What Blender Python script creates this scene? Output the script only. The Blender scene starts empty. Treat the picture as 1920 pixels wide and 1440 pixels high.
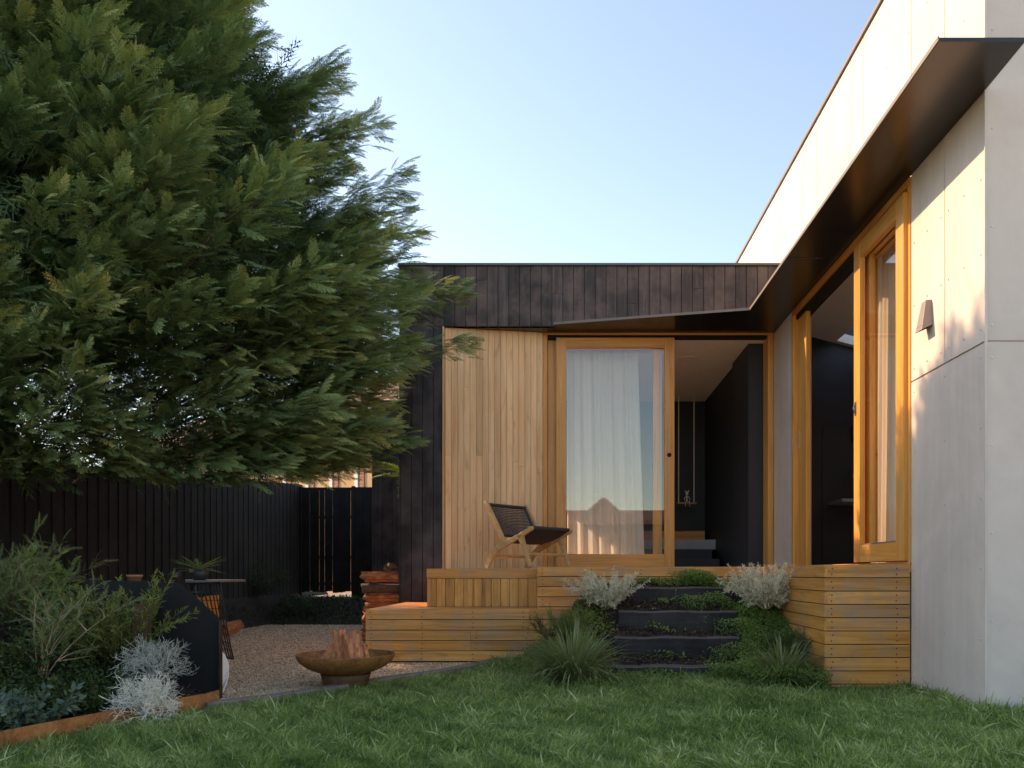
import bpy, math, random
import numpy as np
from mathutils import Vector, Matrix
R = math.radians
random.seed(7); RNG = np.random.default_rng(7)
scene = bpy.context.scene
COL = scene.collection

# ------------------------------------------------------------ camera, sky, sun
F, CX, CY, CH = 1500.0, 1060.0, 1074.0, 0.9      # measured in the 1920x1440 photograph
cam_d = bpy.data.cameras.new('camera'); cam = bpy.data.objects.new('camera', cam_d); COL.objects.link(cam)
cam.location = (0, 0, CH); cam.rotation_euler = (R(90), 0, 0)
cam_d.sensor_width = 36; cam_d.lens = F / 1920 * 36
cam_d.shift_x = (960 - CX) / 1920; cam_d.shift_y = (CY - 720) / 1920
cam_d.clip_end = 2000; cam_d.clip_start = 0.05
scene.camera = cam
AZ, EL = R(23), R(33.2)
sun_dir = Vector((-math.cos(AZ) * math.cos(EL), math.sin(AZ) * math.cos(EL), math.sin(EL)))
world = bpy.data.worlds.new('World'); scene.world = world; world.use_nodes = True
wn = world.node_tree
sky = wn.nodes.new('ShaderNodeTexSky'); sky.sky_type = 'NISHITA'; sky.sun_disc = False
sky.sun_elevation = EL; sky.sun_rotation = -math.atan2(math.cos(AZ), math.sin(AZ))
sky.air_density = 1.0; sky.dust_density = .4; sky.ozone_density = 4.0
wn.links.new(sky.outputs[0], wn.nodes['Background'].inputs[0])
wn.nodes['Background'].inputs[1].default_value = 0.118
sl = bpy.data.lights.new('sun', 'SUN'); sl.energy = 2.0; sl.angle = R(0.55); sl.color = (1, .755, .60)
so = bpy.data.objects.new('sun', sl); COL.objects.link(so); so.location = (-6, 3, 12)
so.rotation_euler = sun_dir.to_track_quat('Z', 'Y').to_euler()
vs = scene.view_settings; vs.view_transform = 'Standard'; vs.look = 'None'; vs.gamma = 1
vs.use_curve_mapping = False; vs.exposure = 1.86
vs.use_white_balance = True; vs.white_balance_temperature = 9800; vs.white_balance_tint = 14

def P(px, py, d):
    return Vector(((px - CX) * d / F, d, CH + (CY - py) * d / F))

# ------------------------------------------------------------ materials
def newmat(name):
    m = bpy.data.materials.new(name); m.use_nodes = True
    nt = m.node_tree; return m, nt, nt.nodes['Principled BSDF']
def N(nt, t, **kw):
    n = nt.nodes.new(t)
    for k, v in kw.items(): setattr(n, k, v)
    return n
def coords(nt, scale=(1, 1, 1), rnd=True):
    tc = N(nt, 'ShaderNodeTexCoord'); mp = N(nt, 'ShaderNodeMapping'); mp.inputs['Scale'].default_value = scale
    if rnd:
        at = N(nt, 'ShaderNodeAttribute', attribute_name='rnd')
        mu = N(nt, 'ShaderNodeMath', operation='MULTIPLY'); mu.inputs[1].default_value = 37.0
        nt.links.new(at.outputs['Fac'], mu.inputs[0])
        ad = N(nt, 'ShaderNodeVectorMath', operation='ADD')
        nt.links.new(tc.outputs['Object'], ad.inputs[0]); nt.links.new(mu.outputs[0], ad.inputs[1])
        nt.links.new(ad.outputs[0], mp.inputs[0])
    else: nt.links.new(tc.outputs['Object'], mp.inputs[0])
    return mp.outputs[0]
def noise(nt, vec, scale, detail=5, rough=.6, dist=0):
    n = N(nt, 'ShaderNodeTexNoise'); n.inputs['Scale'].default_value = scale; n.inputs['Detail'].default_value = detail
    n.inputs['Roughness'].default_value = rough; n.inputs['Distortion'].default_value = dist
    nt.links.new(vec, n.inputs['Vector']); return n.outputs['Fac']
def ramp(nt, fac, stops):
    r = N(nt, 'ShaderNodeValToRGB'); e = r.color_ramp.elements
    while len(e) > 1: e.remove(e[-1])
    e[0].position, e[0].color = stops[0][0], (*stops[0][1], 1)
    for p, c in stops[1:]:
        k = e.new(p); k.color = (*c, 1)
    nt.links.new(fac, r.inputs[0]); return r.outputs[0]
def mixc(nt, fac, a, b, mode='MIX'):
    m = N(nt, 'ShaderNodeMix', data_type='RGBA', blend_type=mode)
    if isinstance(fac, (int, float)): m.inputs[0].default_value = fac
    else: nt.links.new(fac, m.inputs[0])
    for s, v in ((6, a), (7, b)):
        if isinstance(v, tuple): m.inputs[s].default_value = (*v, 1)
        else: nt.links.new(v, m.inputs[s])
    return m.outputs[2]
def bump(nt, bs, h, st=.3, dist=.01):
    b = N(nt, 'ShaderNodeBump'); b.inputs['Strength'].default_value = st; b.inputs['Distance'].default_value = dist
    nt.links.new(h, b.inputs['Height']); nt.links.new(b.outputs[0], bs.inputs['Normal'])
def attr(nt, name='rnd'): return N(nt, 'ShaderNodeAttribute', attribute_name=name).outputs['Fac']

def wood(name, axis, dark, mid, light, rough=.55, var=.5, weather=None, knots=True):
    """boards: long grain along axis, every board its own tone"""
    m, nt, bs = newmat(name)
    s = [26, 26, 26]; s[axis] = 1.3
    v = coords(nt, tuple(s))
    g = noise(nt, v, 1.0, 7, .62, .6)
    c = ramp(nt, g, [(.25, dark), (.5, mid), (.75, light)])
    a = attr(nt)
    t = ramp(nt, a, [(0, tuple(x * (1 - var * .5) for x in (1, .93, .84))), (.35, (1, 1, 1)), (.7, (1, .93, .86)), (1, (1 + var * .25,) * 3)])
    c = mixc(nt, 1.0, c, t, 'MULTIPLY')
    s2 = [9, 9, 9]; s2[axis] = 2.2
    b = noise(nt, coords(nt, tuple(s2)), 1.0, 3, .5, 1.2)
    bm = ramp(nt, b, [(.60, (1, 1, 1)), (.74, (.52, .42, .34)), (.78, (.75, .7, .62))]) if knots else None
    if knots: c = mixc(nt, .55, c, mixc(nt, 1.0, c, bm, 'MULTIPLY'))
    if weather:
        w = noise(nt, coords(nt, (.8, .8, .8), False), 3.0, 6, .65)
        wf = ramp(nt, w, [(.44, (0, 0, 0)), (.62, (1, 1, 1))])
        c = mixc(nt, wf, c, mixc(nt, .55, c, weather))
    nt.links.new(c, bs.inputs['Base Color']); bs.inputs['Roughness'].default_value = rough
    bump(nt, bs, g, .35, .004)
    return m
def plain(name, col, rough=.5, metal=0, nscale=8, amt=.18, bmp=.1, spec=.5):
    m, nt, bs = newmat(name)
    n = noise(nt, coords(nt), nscale, 5, .6)
    c = ramp(nt, n, [(.3, tuple(x * (1 - amt) for x in col)), (.7, tuple(min(1, x * (1 + amt)) for x in col))])
    nt.links.new(c, bs.inputs['Base Color']); bs.inputs['Roughness'].default_value = rough
    bs.inputs['Metallic'].default_value = metal; bs.inputs['Specular IOR Level'].default_value = spec
    if bmp: bump(nt, bs, n, bmp, .004)
    return m
def leafmat(name, stops, rough=.55, trans=.25, tcol=None):
    m, nt, bs = newmat(name)
    a = attr(nt)
    n = noise(nt, coords(nt, (1, 1, 1), False), 1.6, 3, .5)
    md = N(nt, 'ShaderNodeMath', operation='MULTIPLY_ADD'); md.inputs[1].default_value = .62
    ms = N(nt, 'ShaderNodeMath', operation='MULTIPLY'); ms.inputs[1].default_value = .42
    nt.links.new(n, ms.inputs[0]); nt.links.new(a, md.inputs[0]); nt.links.new(ms.outputs[0], md.inputs[2])
    c = ramp(nt, md.outputs[0], stops)
    nt.links.new(c, bs.inputs['Base Color']); bs.inputs['Roughness'].default_value = rough
    bs.inputs['Specular IOR Level'].default_value = .2
    tr = N(nt, 'ShaderNodeBsdfTranslucent')
    nt.links.new(mixc(nt, 1.0, c, tcol or (1.25, 1.3, .6), 'MULTIPLY'), tr.inputs[0])
    mx = N(nt, 'ShaderNodeMixShader'); mx.inputs[0].default_value = trans
    nt.links.new(bs.outputs[0], mx.inputs[1]); nt.links.new(tr.outputs[0], mx.inputs[2])
    nt.links.new(mx.outputs[0], nt.nodes['Material Output'].inputs[0])
    return m
M = {}
M['cedar_v'] = wood('cedar_v', 2, (.70, .38, .17), (.88, .60, .33), (.94, .72, .46), .5, .5)
M['deck_x'] = wood('deck_x', 0, (.36, .135, .028), (.68, .29, .065), (.82, .42, .125), .5, .6, (.30, .25, .2))
M['deck_y'] = wood('deck_y', 1, (.36, .135, .028), (.68, .29, .065), (.82, .42, .125), .5, .6, (.30, .25, .2))
M['deck_v'] = wood('deck_v', 2, (.36, .15, .035), (.68, .31, .075), (.82, .45, .14), .5, .5)
M['frame_v'] = wood('frame_v', 2, (.50, .20, .042), (.70, .33, .082), (.80, .43, .13), .38, .15, knots=False)
M['frame_x'] = wood('frame_x', 0, (.50, .20, .042), (.70, .33, .082), (.80, .43, .13), .38, .15, knots=False)
M['frame_y'] = wood('frame_y', 1, (.50, .20, .042), (.70, .33, .082), (.80, .43, .13), .38, .15, knots=False)
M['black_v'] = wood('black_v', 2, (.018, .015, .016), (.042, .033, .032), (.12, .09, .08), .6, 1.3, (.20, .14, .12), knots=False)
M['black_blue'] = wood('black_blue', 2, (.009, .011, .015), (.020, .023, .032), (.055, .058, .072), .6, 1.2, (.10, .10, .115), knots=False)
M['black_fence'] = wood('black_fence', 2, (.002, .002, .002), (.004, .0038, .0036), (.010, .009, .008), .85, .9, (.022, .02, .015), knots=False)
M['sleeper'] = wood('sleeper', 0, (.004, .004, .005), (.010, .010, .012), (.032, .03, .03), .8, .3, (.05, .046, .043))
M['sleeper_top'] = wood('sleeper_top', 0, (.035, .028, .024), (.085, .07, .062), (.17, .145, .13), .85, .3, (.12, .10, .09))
M['chairwood'] = wood('chairwood', 0, (.42, .26, .12), (.55, .36, .18), (.62, .43, .23), .45, .1, knots=False)
M['log'] = wood('log', 2, (.16, .045, .018), (.50, .18, .08), (.75, .36, .20), .8, .6)
M['log_x'] = wood('log_x', 0, (.14, .045, .02), (.50, .19, .075), (.72, .36, .17), .8, .8, (.06, .045, .035))
M['bark'] = plain('bark', (.10, .065, .045), .9, 0, 30, .5, .8)
M['palebark'] = plain('palebark', (.42, .30, .20), .8, 0, 30, .3, .3)
M['post_wood'] = wood('post_wood', 2, (.05, .03, .015), (.11, .06, .028), (.18, .105, .05), .8, .3)
M['timber_edge'] = wood('timber_edge', 1, (.10, .08, .06), (.19, .155, .12), (.30, .25, .20), .85, .4, (.2, .19, .17))
M['dark_metal'] = plain('dark_metal', (.06, .056, .053), .27, .75, 3, .12, .0)
M['steel_black'] = plain('steel_black', (.004, .004, .004), .8, .0, 3, .5, .05)
M['wire'] = plain('wire', (.015, .016, .018), .4, .3)
M['flash'] = plain('flash', (.20, .175, .16), .6, .1, 4, .1, 0)
M['flash_dark'] = plain('flash_dark', (.09, .10, .11), .45, .3, 4, .1, 0)
M['cord'] = plain('cord', (.045, .045, .05), .75, 0, 60, .3, .3)
M['navy'] = plain('navy', (.014, .022, .030), .55, 0, 2, .15, 0)
M['navy_light'] = plain('navy_light', (.022, .026, .034), .55, 0, 2, .15, 0)
M['ceil'] = plain('ceil', (.80, .75, .67), .8, 0, 2, .03, 0)
M['white'] = plain('white', (.75, .72, .68), .6, 0, 3, .05, 0)
M['floor'] = plain('floor', (.60, .50, .40), .5, 0, 5, .2, .03)
M['slab'] = plain('slab', (.36, .38, .40), .5, 0, 6, .12, .03)
M['nail'] = plain('nail', (.05, .035, .025), .7, .2)
M['screw'] = plain('screw', (.62, .56, .50), .35, .4, 5, .05, 0)
M['lamp'] = plain('lamp', (.26, .23, .21), .5, .2, 5, .05, 0)
M['lamp_in'] = plain('lamp_in', (.05, .045, .04), .6)
M['terracotta'] = plain('terracotta', (.32, .14, .08), .8)
M['pot'] = plain('pot', (.03, .03, .032), .5)
M['orange'] = plain('orange', (.62, .24, .03), .6)
M['steel'] = plain('steel', (.55, .53, .5), .3, .8)
M['tabletop'] = plain('tabletop', (.16, .14, .125), .4, 0, 6, .2, 0)
def corten(name, a, b, c):
    m, nt, bs = newmat(name)
    n = noise(nt, coords(nt), 7, 8, .7, .4); n2 = noise(nt, coords(nt), 60, 4, .7)
    col = ramp(nt, n, [(.3, a), (.5, b), (.7, c)])
    col = mixc(nt, .35, col, ramp(nt, n2, [(.35, a), (.65, c)]))
    nt.links.new(col, bs.inputs['Base Color']); bs.inputs['Roughness'].default_value = .72; bs.inputs['Metallic'].default_value = .15
    bump(nt, bs, n2, .3, .002); return m
M['corten'] = corten('corten', (.16, .05, .016), (.40, .135, .042), (.60, .25, .085))
M['corten_foot'] = corten('corten_foot', (.03, .018, .012), (.10, .05, .022), (.24, .11, .045))
M['corten_dark'] = corten('corten_dark', (.07, .030, .014), (.28, .105, .032), (.58, .25, .075))
# fibre-cement sheet: faint brushed streaks, water marks
def cement(name, base, streak=(14, 14, .9), amt=.07):
    m, nt, bs = newmat(name)
    n1 = noise(nt, coords(nt, streak), 1, 6, .7, .8); n2 = noise(nt, coords(nt, (1, 1, 1)), 1.3, 6, .65, .5); n3 = noise(nt, coords(nt), 90, 3, .7)
    lo = tuple(x * (1 - amt * 1.5) for x in base); hi = tuple(min(1, x * (1 + amt)) for x in base)
    c = ramp(nt, n1, [(.3, lo), (.55, base), (.75, hi)])
    c = mixc(nt, .5, c, ramp(nt, n2, [(.35, tuple(x * y for x, y in zip(lo, (.93, .93, .95)))), (.6, hi)]))
    nt.links.new(c, bs.inputs['Base Color']); bs.inputs['Roughness'].default_value = .62
    bs.inputs['Specular IOR Level'].default_value = .35
    bump(nt, bs, n3, .12, .001); return m
M['cement'] = cement('cement', (.70, .61, .545), amt=.10)
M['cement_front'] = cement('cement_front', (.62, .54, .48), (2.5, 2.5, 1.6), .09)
# sheer curtain
def curtain_mat():
    m, nt, bs = newmat('curtain')
    n = noise(nt, coords(nt, (200, 200, 200), False), 1, 2)
    c = ramp(nt, n, [(.3, (.86, .83, .76)), (.7, (.93, .91, .85))])
    nt.links.new(c, bs.inputs['Base Color']); bs.inputs['Roughness'].default_value = .9
    tr = N(nt, 'ShaderNodeBsdfTranslucent'); nt.links.new(c, tr.inputs[0])
    mx = N(nt, 'ShaderNodeMixShader'); mx.inputs[0].default_value = .35
    nt.links.new(bs.outputs[0], mx.inputs[1]); nt.links.new(tr.outputs[0], mx.inputs[2])
    nt.links.new(mx.outputs[0], nt.nodes['Material Output'].inputs[0]); return m
M['curtain'] = curtain_mat()
def glass_mat(name, base=.16, tint=(.98, .98, .96)):
    m, nt, bs = newmat(name); nt.nodes.remove(bs)
    fr = N(nt, 'ShaderNodeFresnel'); ge = N(nt, 'ShaderNodeNewGeometry')       # same Fresnel from both sides of the thin pane
    io = N(nt, 'ShaderNodeMath', operation='MULTIPLY_ADD'); io.inputs[1].default_value = 1 / 1.5 - 1.5; io.inputs[2].default_value = 1.5
    nt.links.new(ge.outputs['Backfacing'], io.inputs[0]); nt.links.new(io.outputs[0], fr.inputs[0])
    ad = N(nt, 'ShaderNodeMath', operation='MULTIPLY_ADD', use_clamp=True); ad.inputs[1].default_value = 1.0; ad.inputs[2].default_value = base
    nt.links.new(fr.outputs[0], ad.inputs[0])
    tr = N(nt, 'ShaderNodeBsdfTransparent'); tr.inputs[0].default_value = (*tint, 1)
    gl = N(nt, 'ShaderNodeBsdfGlossy'); gl.inputs['Roughness'].default_value = .0; gl.inputs[0].default_value = (.95, 1, .98, 1)
    mx = N(nt, 'ShaderNodeMixShader')
    nt.links.new(ad.outputs[0], mx.inputs[0]); nt.links.new(tr.outputs[0], mx.inputs[1]); nt.links.new(gl.outputs[0], mx.inputs[2])
    nt.links.new(mx.outputs[0], nt.nodes['Material Output'].inputs[0]); return m
M['glass'] = glass_mat('glass', .06)
M['glass_side'] = glass_mat('glass_side', .0)
# ground
def ground_mat(name, stops, scale, rough=.95, bst=.6, bd=.02, fine=60):
    m, nt, bs = newmat(name)
    v = coords(nt, (1, 1, 1), False)
    n = noise(nt, v, scale, 8, .7); n2 = noise(nt, v, fine, 3, .6)
    c = mixc(nt, .45, ramp(nt, n, stops), ramp(nt, n2, stops))
    nt.links.new(c, bs.inputs['Base Color']); bs.inputs['Roughness'].default_value = rough
    bump(nt, bs, n2, bst, bd); return m
M['soil'] = ground_mat('soil', [(.3, (.010, .007, .005)), (.55, (.025, .016, .011)), (.75, (.055, .035, .022))], 9)
M['lawn'] = ground_mat('lawn', [(.3, (.020, .030, .010)), (.55, (.035, .055, .018)), (.75, (.06, .08, .025))], 6)
M['far'] = ground_mat('far', [(.3, (.05, .06, .03)), (.7, (.10, .10, .06))], 1.5)
M['paving'] = ground_mat('paving', [(.3, (.18, .17, .16)), (.7, (.34, .32, .30))], 3)
M['pale_bounce'] = ground_mat('pale_bounce', [(.3, (.50, .45, .37)), (.7, (.64, .58, .48))], 2)  # colour of the added bounce ground behind the camera
def gravel_mat():
    m, nt, bs = newmat('gravel')
    v = coords(nt, (1, 1, 1), False)
    vo = N(nt, 'ShaderNodeTexVoronoi'); vo.inputs['Scale'].default_value = 70; nt.links.new(v, vo.inputs['Vector'])
    sp = N(nt, 'ShaderNodeSeparateColor'); nt.links.new(vo.outputs['Color'], sp.inputs[0])
    c = ramp(nt, sp.outputs[0], [(0, (.22, .13, .07)), (.4, (.50, .33, .20)), (.75, (.70, .50, .32)), (1, (.8, .65, .5))])
    nt.links.new(c, bs.inputs['Base Color']); bs.inputs['Roughness'].default_value = .85
    iv = N(nt, 'ShaderNodeMath', operation='SUBTRACT'); iv.inputs[0].default_value = 1; nt.links.new(vo.outputs['Distance'], iv.inputs[1])
    bump(nt, bs, iv.outputs[0], .9, .01); return m
M['gravel'] = gravel_mat()
def pebble_mat():
    m, nt, bs = newmat('pebble')
    c = ramp(nt, attr(nt), [(0, (.20, .11, .06)), (.2, (.52, .33, .19)), (.6, (.78, .54, .34)), (.92, (.88, .72, .54)), (1, (.40, .37, .34))])
    nt.links.new(c, bs.inputs['Base Color']); bs.inputs['Roughness'].default_value = .75; return m
M['pebble'] = pebble_mat()
def chip_mat():
    m, nt, bs = newmat('chip')
    c = ramp(nt, attr(nt), [(0, (.02, .013, .01)), (.6, (.07, .04, .025)), (.9, (.19, .09, .05)), (1, (.34, .2, .12))])
    nt.links.new(c, bs.inputs['Base Color']); bs.inputs['Roughness'].default_value = .85; return m
M['chip'] = chip_mat()
def brick_mat(name, c1, c2, mortar, sc=1.0):
    m, nt, bs = newmat(name)
    b = N(nt, 'ShaderNodeTexBrick'); b.inputs['Color1'].default_value = (*c1, 1); b.inputs['Color2'].default_value = (*c2, 1)
    b.inputs['Mortar'].default_value = (*mortar, 1); b.inputs['Scale'].default_value = sc
    b.inputs['Brick Width'].default_value = .24; b.inputs['Row Height'].default_value = .086; b.inputs['Mortar Size'].default_value = .008
    tc = N(nt, 'ShaderNodeTexCoord'); mp = N(nt, 'ShaderNodeMapping'); mp.inputs['Rotation'].default_value = (R(-90), 0, 0)
    nt.links.new(tc.outputs['Object'], mp.inputs[0]); nt.links.new(mp.outputs[0], b.inputs['Vector'])
    nt.links.new(b.outputs[0], bs.inputs['Base Color']); bs.inputs['Roughness'].default_value = .85; return m
M['brick'] = brick_mat('brick', (.42, .15, .07), (.30, .10, .05), (.4, .33, .27))
M['render'] = plain('render', (.62, .36, .19), .85, 0, 3, .08, .1)
M['dark_render'] = plain('dark_render', (.07, .08, .09), .85, 0, 3, .08, .1)
M['render_pink'] = plain('render_pink', (.22, .14, .12), .85, 0, 3, .08, .1)
M['tile'] = plain('tile', (.20, .10, .075), .8, 0, 9, .2, .3)
M['win'] = plain('win', (.08, .1, .12), .1, 0, 2, .1, 0)
M['hide'] = plain('hide', (.72, .62, .60), .95, 0, 50, .15, .8)
# foliage
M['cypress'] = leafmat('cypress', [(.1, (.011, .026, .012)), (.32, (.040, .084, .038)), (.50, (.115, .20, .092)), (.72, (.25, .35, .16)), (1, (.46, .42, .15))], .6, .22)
M['grass'] = leafmat('grass', [(.1, (.028, .058, .016)), (.34, (.10, .18, .045)), (.58, (.25, .35, .11)), (.88, (.60, .64, .36))], .45, .3)
M['tuft'] = leafmat('tuft', [(.1, (.06, .095, .035)), (.4, (.15, .20, .08)), (.75, (.30, .34, .17)), (1, (.50, .48, .28))], .45, .25)
M['silver'] = leafmat('silver', [(.1, (.34, .38, .28)), (.5, (.68, .67, .50)), (1, (.92, .86, .66))], .8, .15, (1, 1, .9))
M['wiry'] = leafmat('wiry', [(.1, (.46, .47, .40)), (.5, (.76, .73, .63)), (1, (.93, .88, .78))], .8, .1, (1, 1, .95))
M['wiry_grey'] = leafmat('wiry_grey', [(.1, (.24, .28, .25)), (.5, (.42, .45, .40)), (1, (.62, .60, .53))], .8, .1, (1, 1, .95))
M['bluegreen'] = leafmat('bluegreen', [(.1, (.04, .085, .06)), (.5, (.085, .15, .11)), (1, (.17, .24, .18))], .5, .2)
M['green'] = leafmat('green', [(.1, (.030, .07, .014)), (.42, (.11, .20, .045)), (1, (.32, .44, .13))], .45, .3)
M['deepgreen'] = leafmat('deepgreen', [(.1, (.012, .028, .010)), (.5, (.035, .065, .02)), (1, (.10, .15, .045))], .5, .2)
M['olive'] = leafmat('olive', [(.1, (.05, .075, .018)), (.5, (.15, .20, .05)), (1, (.34, .38, .12))], .5, .3)
M['wattle'] = leafmat('wattle', [(.1, (.07, .10, .04)), (.5, (.17, .23, .09)), (1, (.36, .40, .20))], .55, .25)
M['yellow'] = leafmat('yellow', [(.1, (.15, .13, .02)), (.5, (.30, .24, .04)), (1, (.5, .38, .08))], .5, .5)

# ------------------------------------------------------------ object helpers
def tag(o, label=None, cat=None, group=None, kind=None):
    if label: o['label'] = label
    if cat: o['category'] = cat
    if group: o['group'] = group
    if kind: o['kind'] = kind
    return o
def thing(name, loc, label, cat, group=None):
    o = bpy.data.objects.new(name, None); COL.objects.link(o); o.location = loc; o.empty_display_size = .1
    return tag(o, label, cat, group)
def wloc(o):
    v = Vector((0, 0, 0))
    while o is not None: v += o.location; o = o.parent
    return v
class MB:
    def __init__(s): s.v = []; s.f = []; s.r = []; s.c = []
    def each(s, name, mat, parent=None, **kw):
        """every added piece becomes an object of its own"""
        res = []
        for i, (v0, f0) in enumerate(s.c):
            v1, f1 = s.c[i + 1] if i + 1 < len(s.c) else (len(s.v), len(s.f))
            m = MB(); m.v = s.v[v0:v1]; m.f = [tuple(k - v0 for k in f) for f in s.f[f0:f1]]; m.r = s.r[f0:f1]; res.append(m.build(name, mat, parent, **kw))
        return res
    def add(s, vs, fs, rnd=None, mi=0):
        s.m = getattr(s, 'm', {}); s.m.update({len(s.f) + i: mi for i in range(len(fs))}) if mi else None
        s.c.append((len(s.v), len(s.f))); b = len(s.v); s.v += [tuple(v) for v in vs]
        rnd = random.random() if rnd is None else rnd
        for f in fs: s.f.append(tuple(b + i for i in f)); s.r.append(rnd)
    def box(s, x0, x1, y0, y1, z0, z1, rnd=None, rot=None, piv=None, taper=0):
        vs = [Vector(p) for p in ((x0, y0, z0), (x1, y0, z0), (x1, y1, z0), (x0, y1, z0), (x0, y0, z1), (x1, y0, z1), (x1, y1, z1), (x0, y1, z1))]
        if rot is not None: vs = [piv + rot @ (v - piv) for v in vs]
        s.add(vs, [(0, 3, 2, 1), (4, 5, 6, 7), (0, 1, 5, 4), (1, 2, 6, 5), (2, 3, 7, 6), (3, 0, 4, 7)], rnd)
    def hexa(s, pts, rnd=None):
        s.add(pts, [(0, 3, 2, 1), (4, 5, 6, 7), (0, 1, 5, 4), (1, 2, 6, 5), (2, 3, 7, 6), (3, 0, 4, 7)], rnd)
    def prism(s, poly, z0, z1, rnd=None):
        n = len(poly); vs = [(x, y, z0) for x, y in poly] + [(x, y, z1) for x, y in poly]
        fs = [tuple(range(n - 1, -1, -1)), tuple(range(n, 2 * n))] + [(i, (i + 1) % n, n + (i + 1) % n, n + i) for i in range(n)]
        s.add(vs, fs, rnd)
    def tube(s, pts, rad, n=6, rnd=None, flat=1.0):
        pts = [Vector(p) for p in pts]; m = len(pts)
        rad = rad if isinstance(rad, (list, tuple)) else [rad] * m
        vs = []; u = None
        for i, p in enumerate(pts):
            t = (pts[min(i + 1, m - 1)] - pts[max(i - 1, 0)]).normalized()
            if u is None: u = t.orthogonal().normalized()
            u = (u - t * u.dot(t)); u = u.normalized() if u.length > 1e-6 else t.orthogonal().normalized()
            w = t.cross(u)
            for k in range(n):
                a = 2 * math.pi * k / n; vs.append(p + (u * math.cos(a) + w * math.sin(a) * flat) * rad[i])
        fs = [(i * n + k, i * n + (k + 1) % n, (i + 1) * n + (k + 1) % n, (i + 1) * n + k) for i in range(m - 1) for k in range(n)]
        fs += [tuple(range(n - 1, -1, -1)), tuple((m - 1) * n + k for k in range(n))]
        s.add(vs, fs, rnd)
    def bar(s, a, b, w, h, up=Vector((0, 0, 1)), rnd=None, w2=None, h2=None):
        a, b = Vector(a), Vector(b); t = (b - a).normalized(); x = t.cross(up)
        if x.length < 1e-4: x = t.orthogonal()
        x.normalize(); y = x.cross(t)
        w2 = w if w2 is None else w2; h2 = h if h2 is None else h2
        vs = [a + x * i * w / 2 + y * j * h / 2 for i, j in ((-1, -1), (1, -1), (1, 1), (-1, 1))] + [b + x * i * w2 / 2 + y * j * h2 / 2 for i, j in ((-1, -1), (1, -1), (1, 1), (-1, 1))]
        s.hexa(vs, rnd)
    def lathe(s, prof, c, n=48, rnd=None):
        m = len(prof); vs = [(c[0] + r * math.cos(2 * math.pi * k / n), c[1] + r * math.sin(2 * math.pi * k / n), c[2] + z) for r, z in prof for k in range(n)]
        fs = [(i * n + k, i * n + (k + 1) % n, (i + 1) * n + (k + 1) % n, (i + 1) * n + k) for i in range(m - 1) for k in range(n)]
        s.add(vs, fs, rnd)
    def grid(s, fn, nu, nv, rnd=None):
        vs = [fn(i / nu, j / nv) for j in range(nv + 1) for i in range(nu + 1)]
        fs = [(j * (nu + 1) + i, j * (nu + 1) + i + 1, (j + 1) * (nu + 1) + i + 1, (j + 1) * (nu + 1) + i) for j in range(nv) for i in range(nu)]
        s.add(vs, fs, rnd)
    def build(s, name, mat, parent=None, smooth=False, bevel=0):
        me = bpy.data.meshes.new(name); o = bpy.data.objects.new(name, me); COL.objects.link(o)
        off = Vector((0, 0, 0))
        if parent is not None: o.parent = parent; off = wloc(parent)
        me.from_pydata([tuple(Vector(v) - off) for v in s.v], [], s.f)
        a = me.attributes.new('rnd', 'FLOAT', 'FACE'); a.data.foreach_set('value', s.r)
        mats = mat if isinstance(mat, (list, tuple)) else [mat]
        for m_ in mats: me.materials.append(M[m_])
        if smooth: me.polygons.foreach_set('use_smooth', [True] * len(me.polygons))
        if getattr(s, 'm', None):
            for k_, mi_ in s.m.items(): me.polygons[k_].material_index = mi_
        me.update()
        if bevel:
            b = o.modifiers.new('bevel', 'BEVEL'); b.width = bevel; b.segments = 2; b.limit_method = 'ANGLE'; b.angle_limit = R(40)
            b.harden_normals = False
        return o
class Soup:
    """many small triangles gathered in numpy"""
    def __init__(s): s.v = []; s.f = []; s.r = []; s.n = 0
    def add(s, v, f, r):
        s.v.append(np.asarray(v, np.float32)); s.f.append(np.asarray(f, np.int32) + s.n); s.r.append(np.asarray(r, np.float32)); s.n += len(v)
    def inst(s, tv, tf, pos, Mx, sc, rnd, fo=None):
        """template tv (n,3), tf (m,3); pos (k,3); Mx (k,3,3) with columns = local axes; sc (k,)"""
        k = len(pos)
        if not k: return
        v = np.einsum('kij,nj->kni', Mx, tv) * np.asarray(sc)[:, None, None] + pos[:, None, :]
        f = tf[None] + (np.arange(k) * len(tv))[:, None, None]
        r = np.repeat(rnd, len(tf)) + (np.tile(fo, k) if fo is not None else 0)
        s.add(v.reshape(-1, 3), f.reshape(-1, 3), r)
    def build(s, name, mat, parent=None):
        off = wloc(parent) if parent is not None else Vector((0, 0, 0))
        v = np.concatenate(s.v) - np.array(off, np.float32); f = np.concatenate(s.f); r = np.concatenate(s.r)
        me = bpy.data.meshes.new(name); n = len(f)
        me.vertices.add(len(v)); me.vertices.foreach_set('co', v.ravel())
        me.loops.add(n * 3); me.loops.foreach_set('vertex_index', f.ravel())
        me.polygons.add(n); me.polygons.foreach_set('loop_start', np.arange(0, n * 3, 3, dtype=np.int32))
        me.update(calc_edges=True)
        a = me.attributes.new('rnd', 'FLOAT', 'FACE'); a.data.foreach_set('value', r)
        me.materials.append(M[mat])
        o = bpy.data.objects.new(name, me); COL.objects.link(o)
        if parent is not None: o.parent = parent
        return o
def unit(a): return a / (np.linalg.norm(a, axis=-1, keepdims=True) + 1e-9)
def frames(d, up):
    """local x = d, local z close to up"""
    x = unit(d); y = unit(np.cross(up, x)); z = np.cross(x, y)
    return np.stack([x, y, z], axis=-1)
def rv(n): return unit(RNG.normal(size=(n, 3)))

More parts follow.
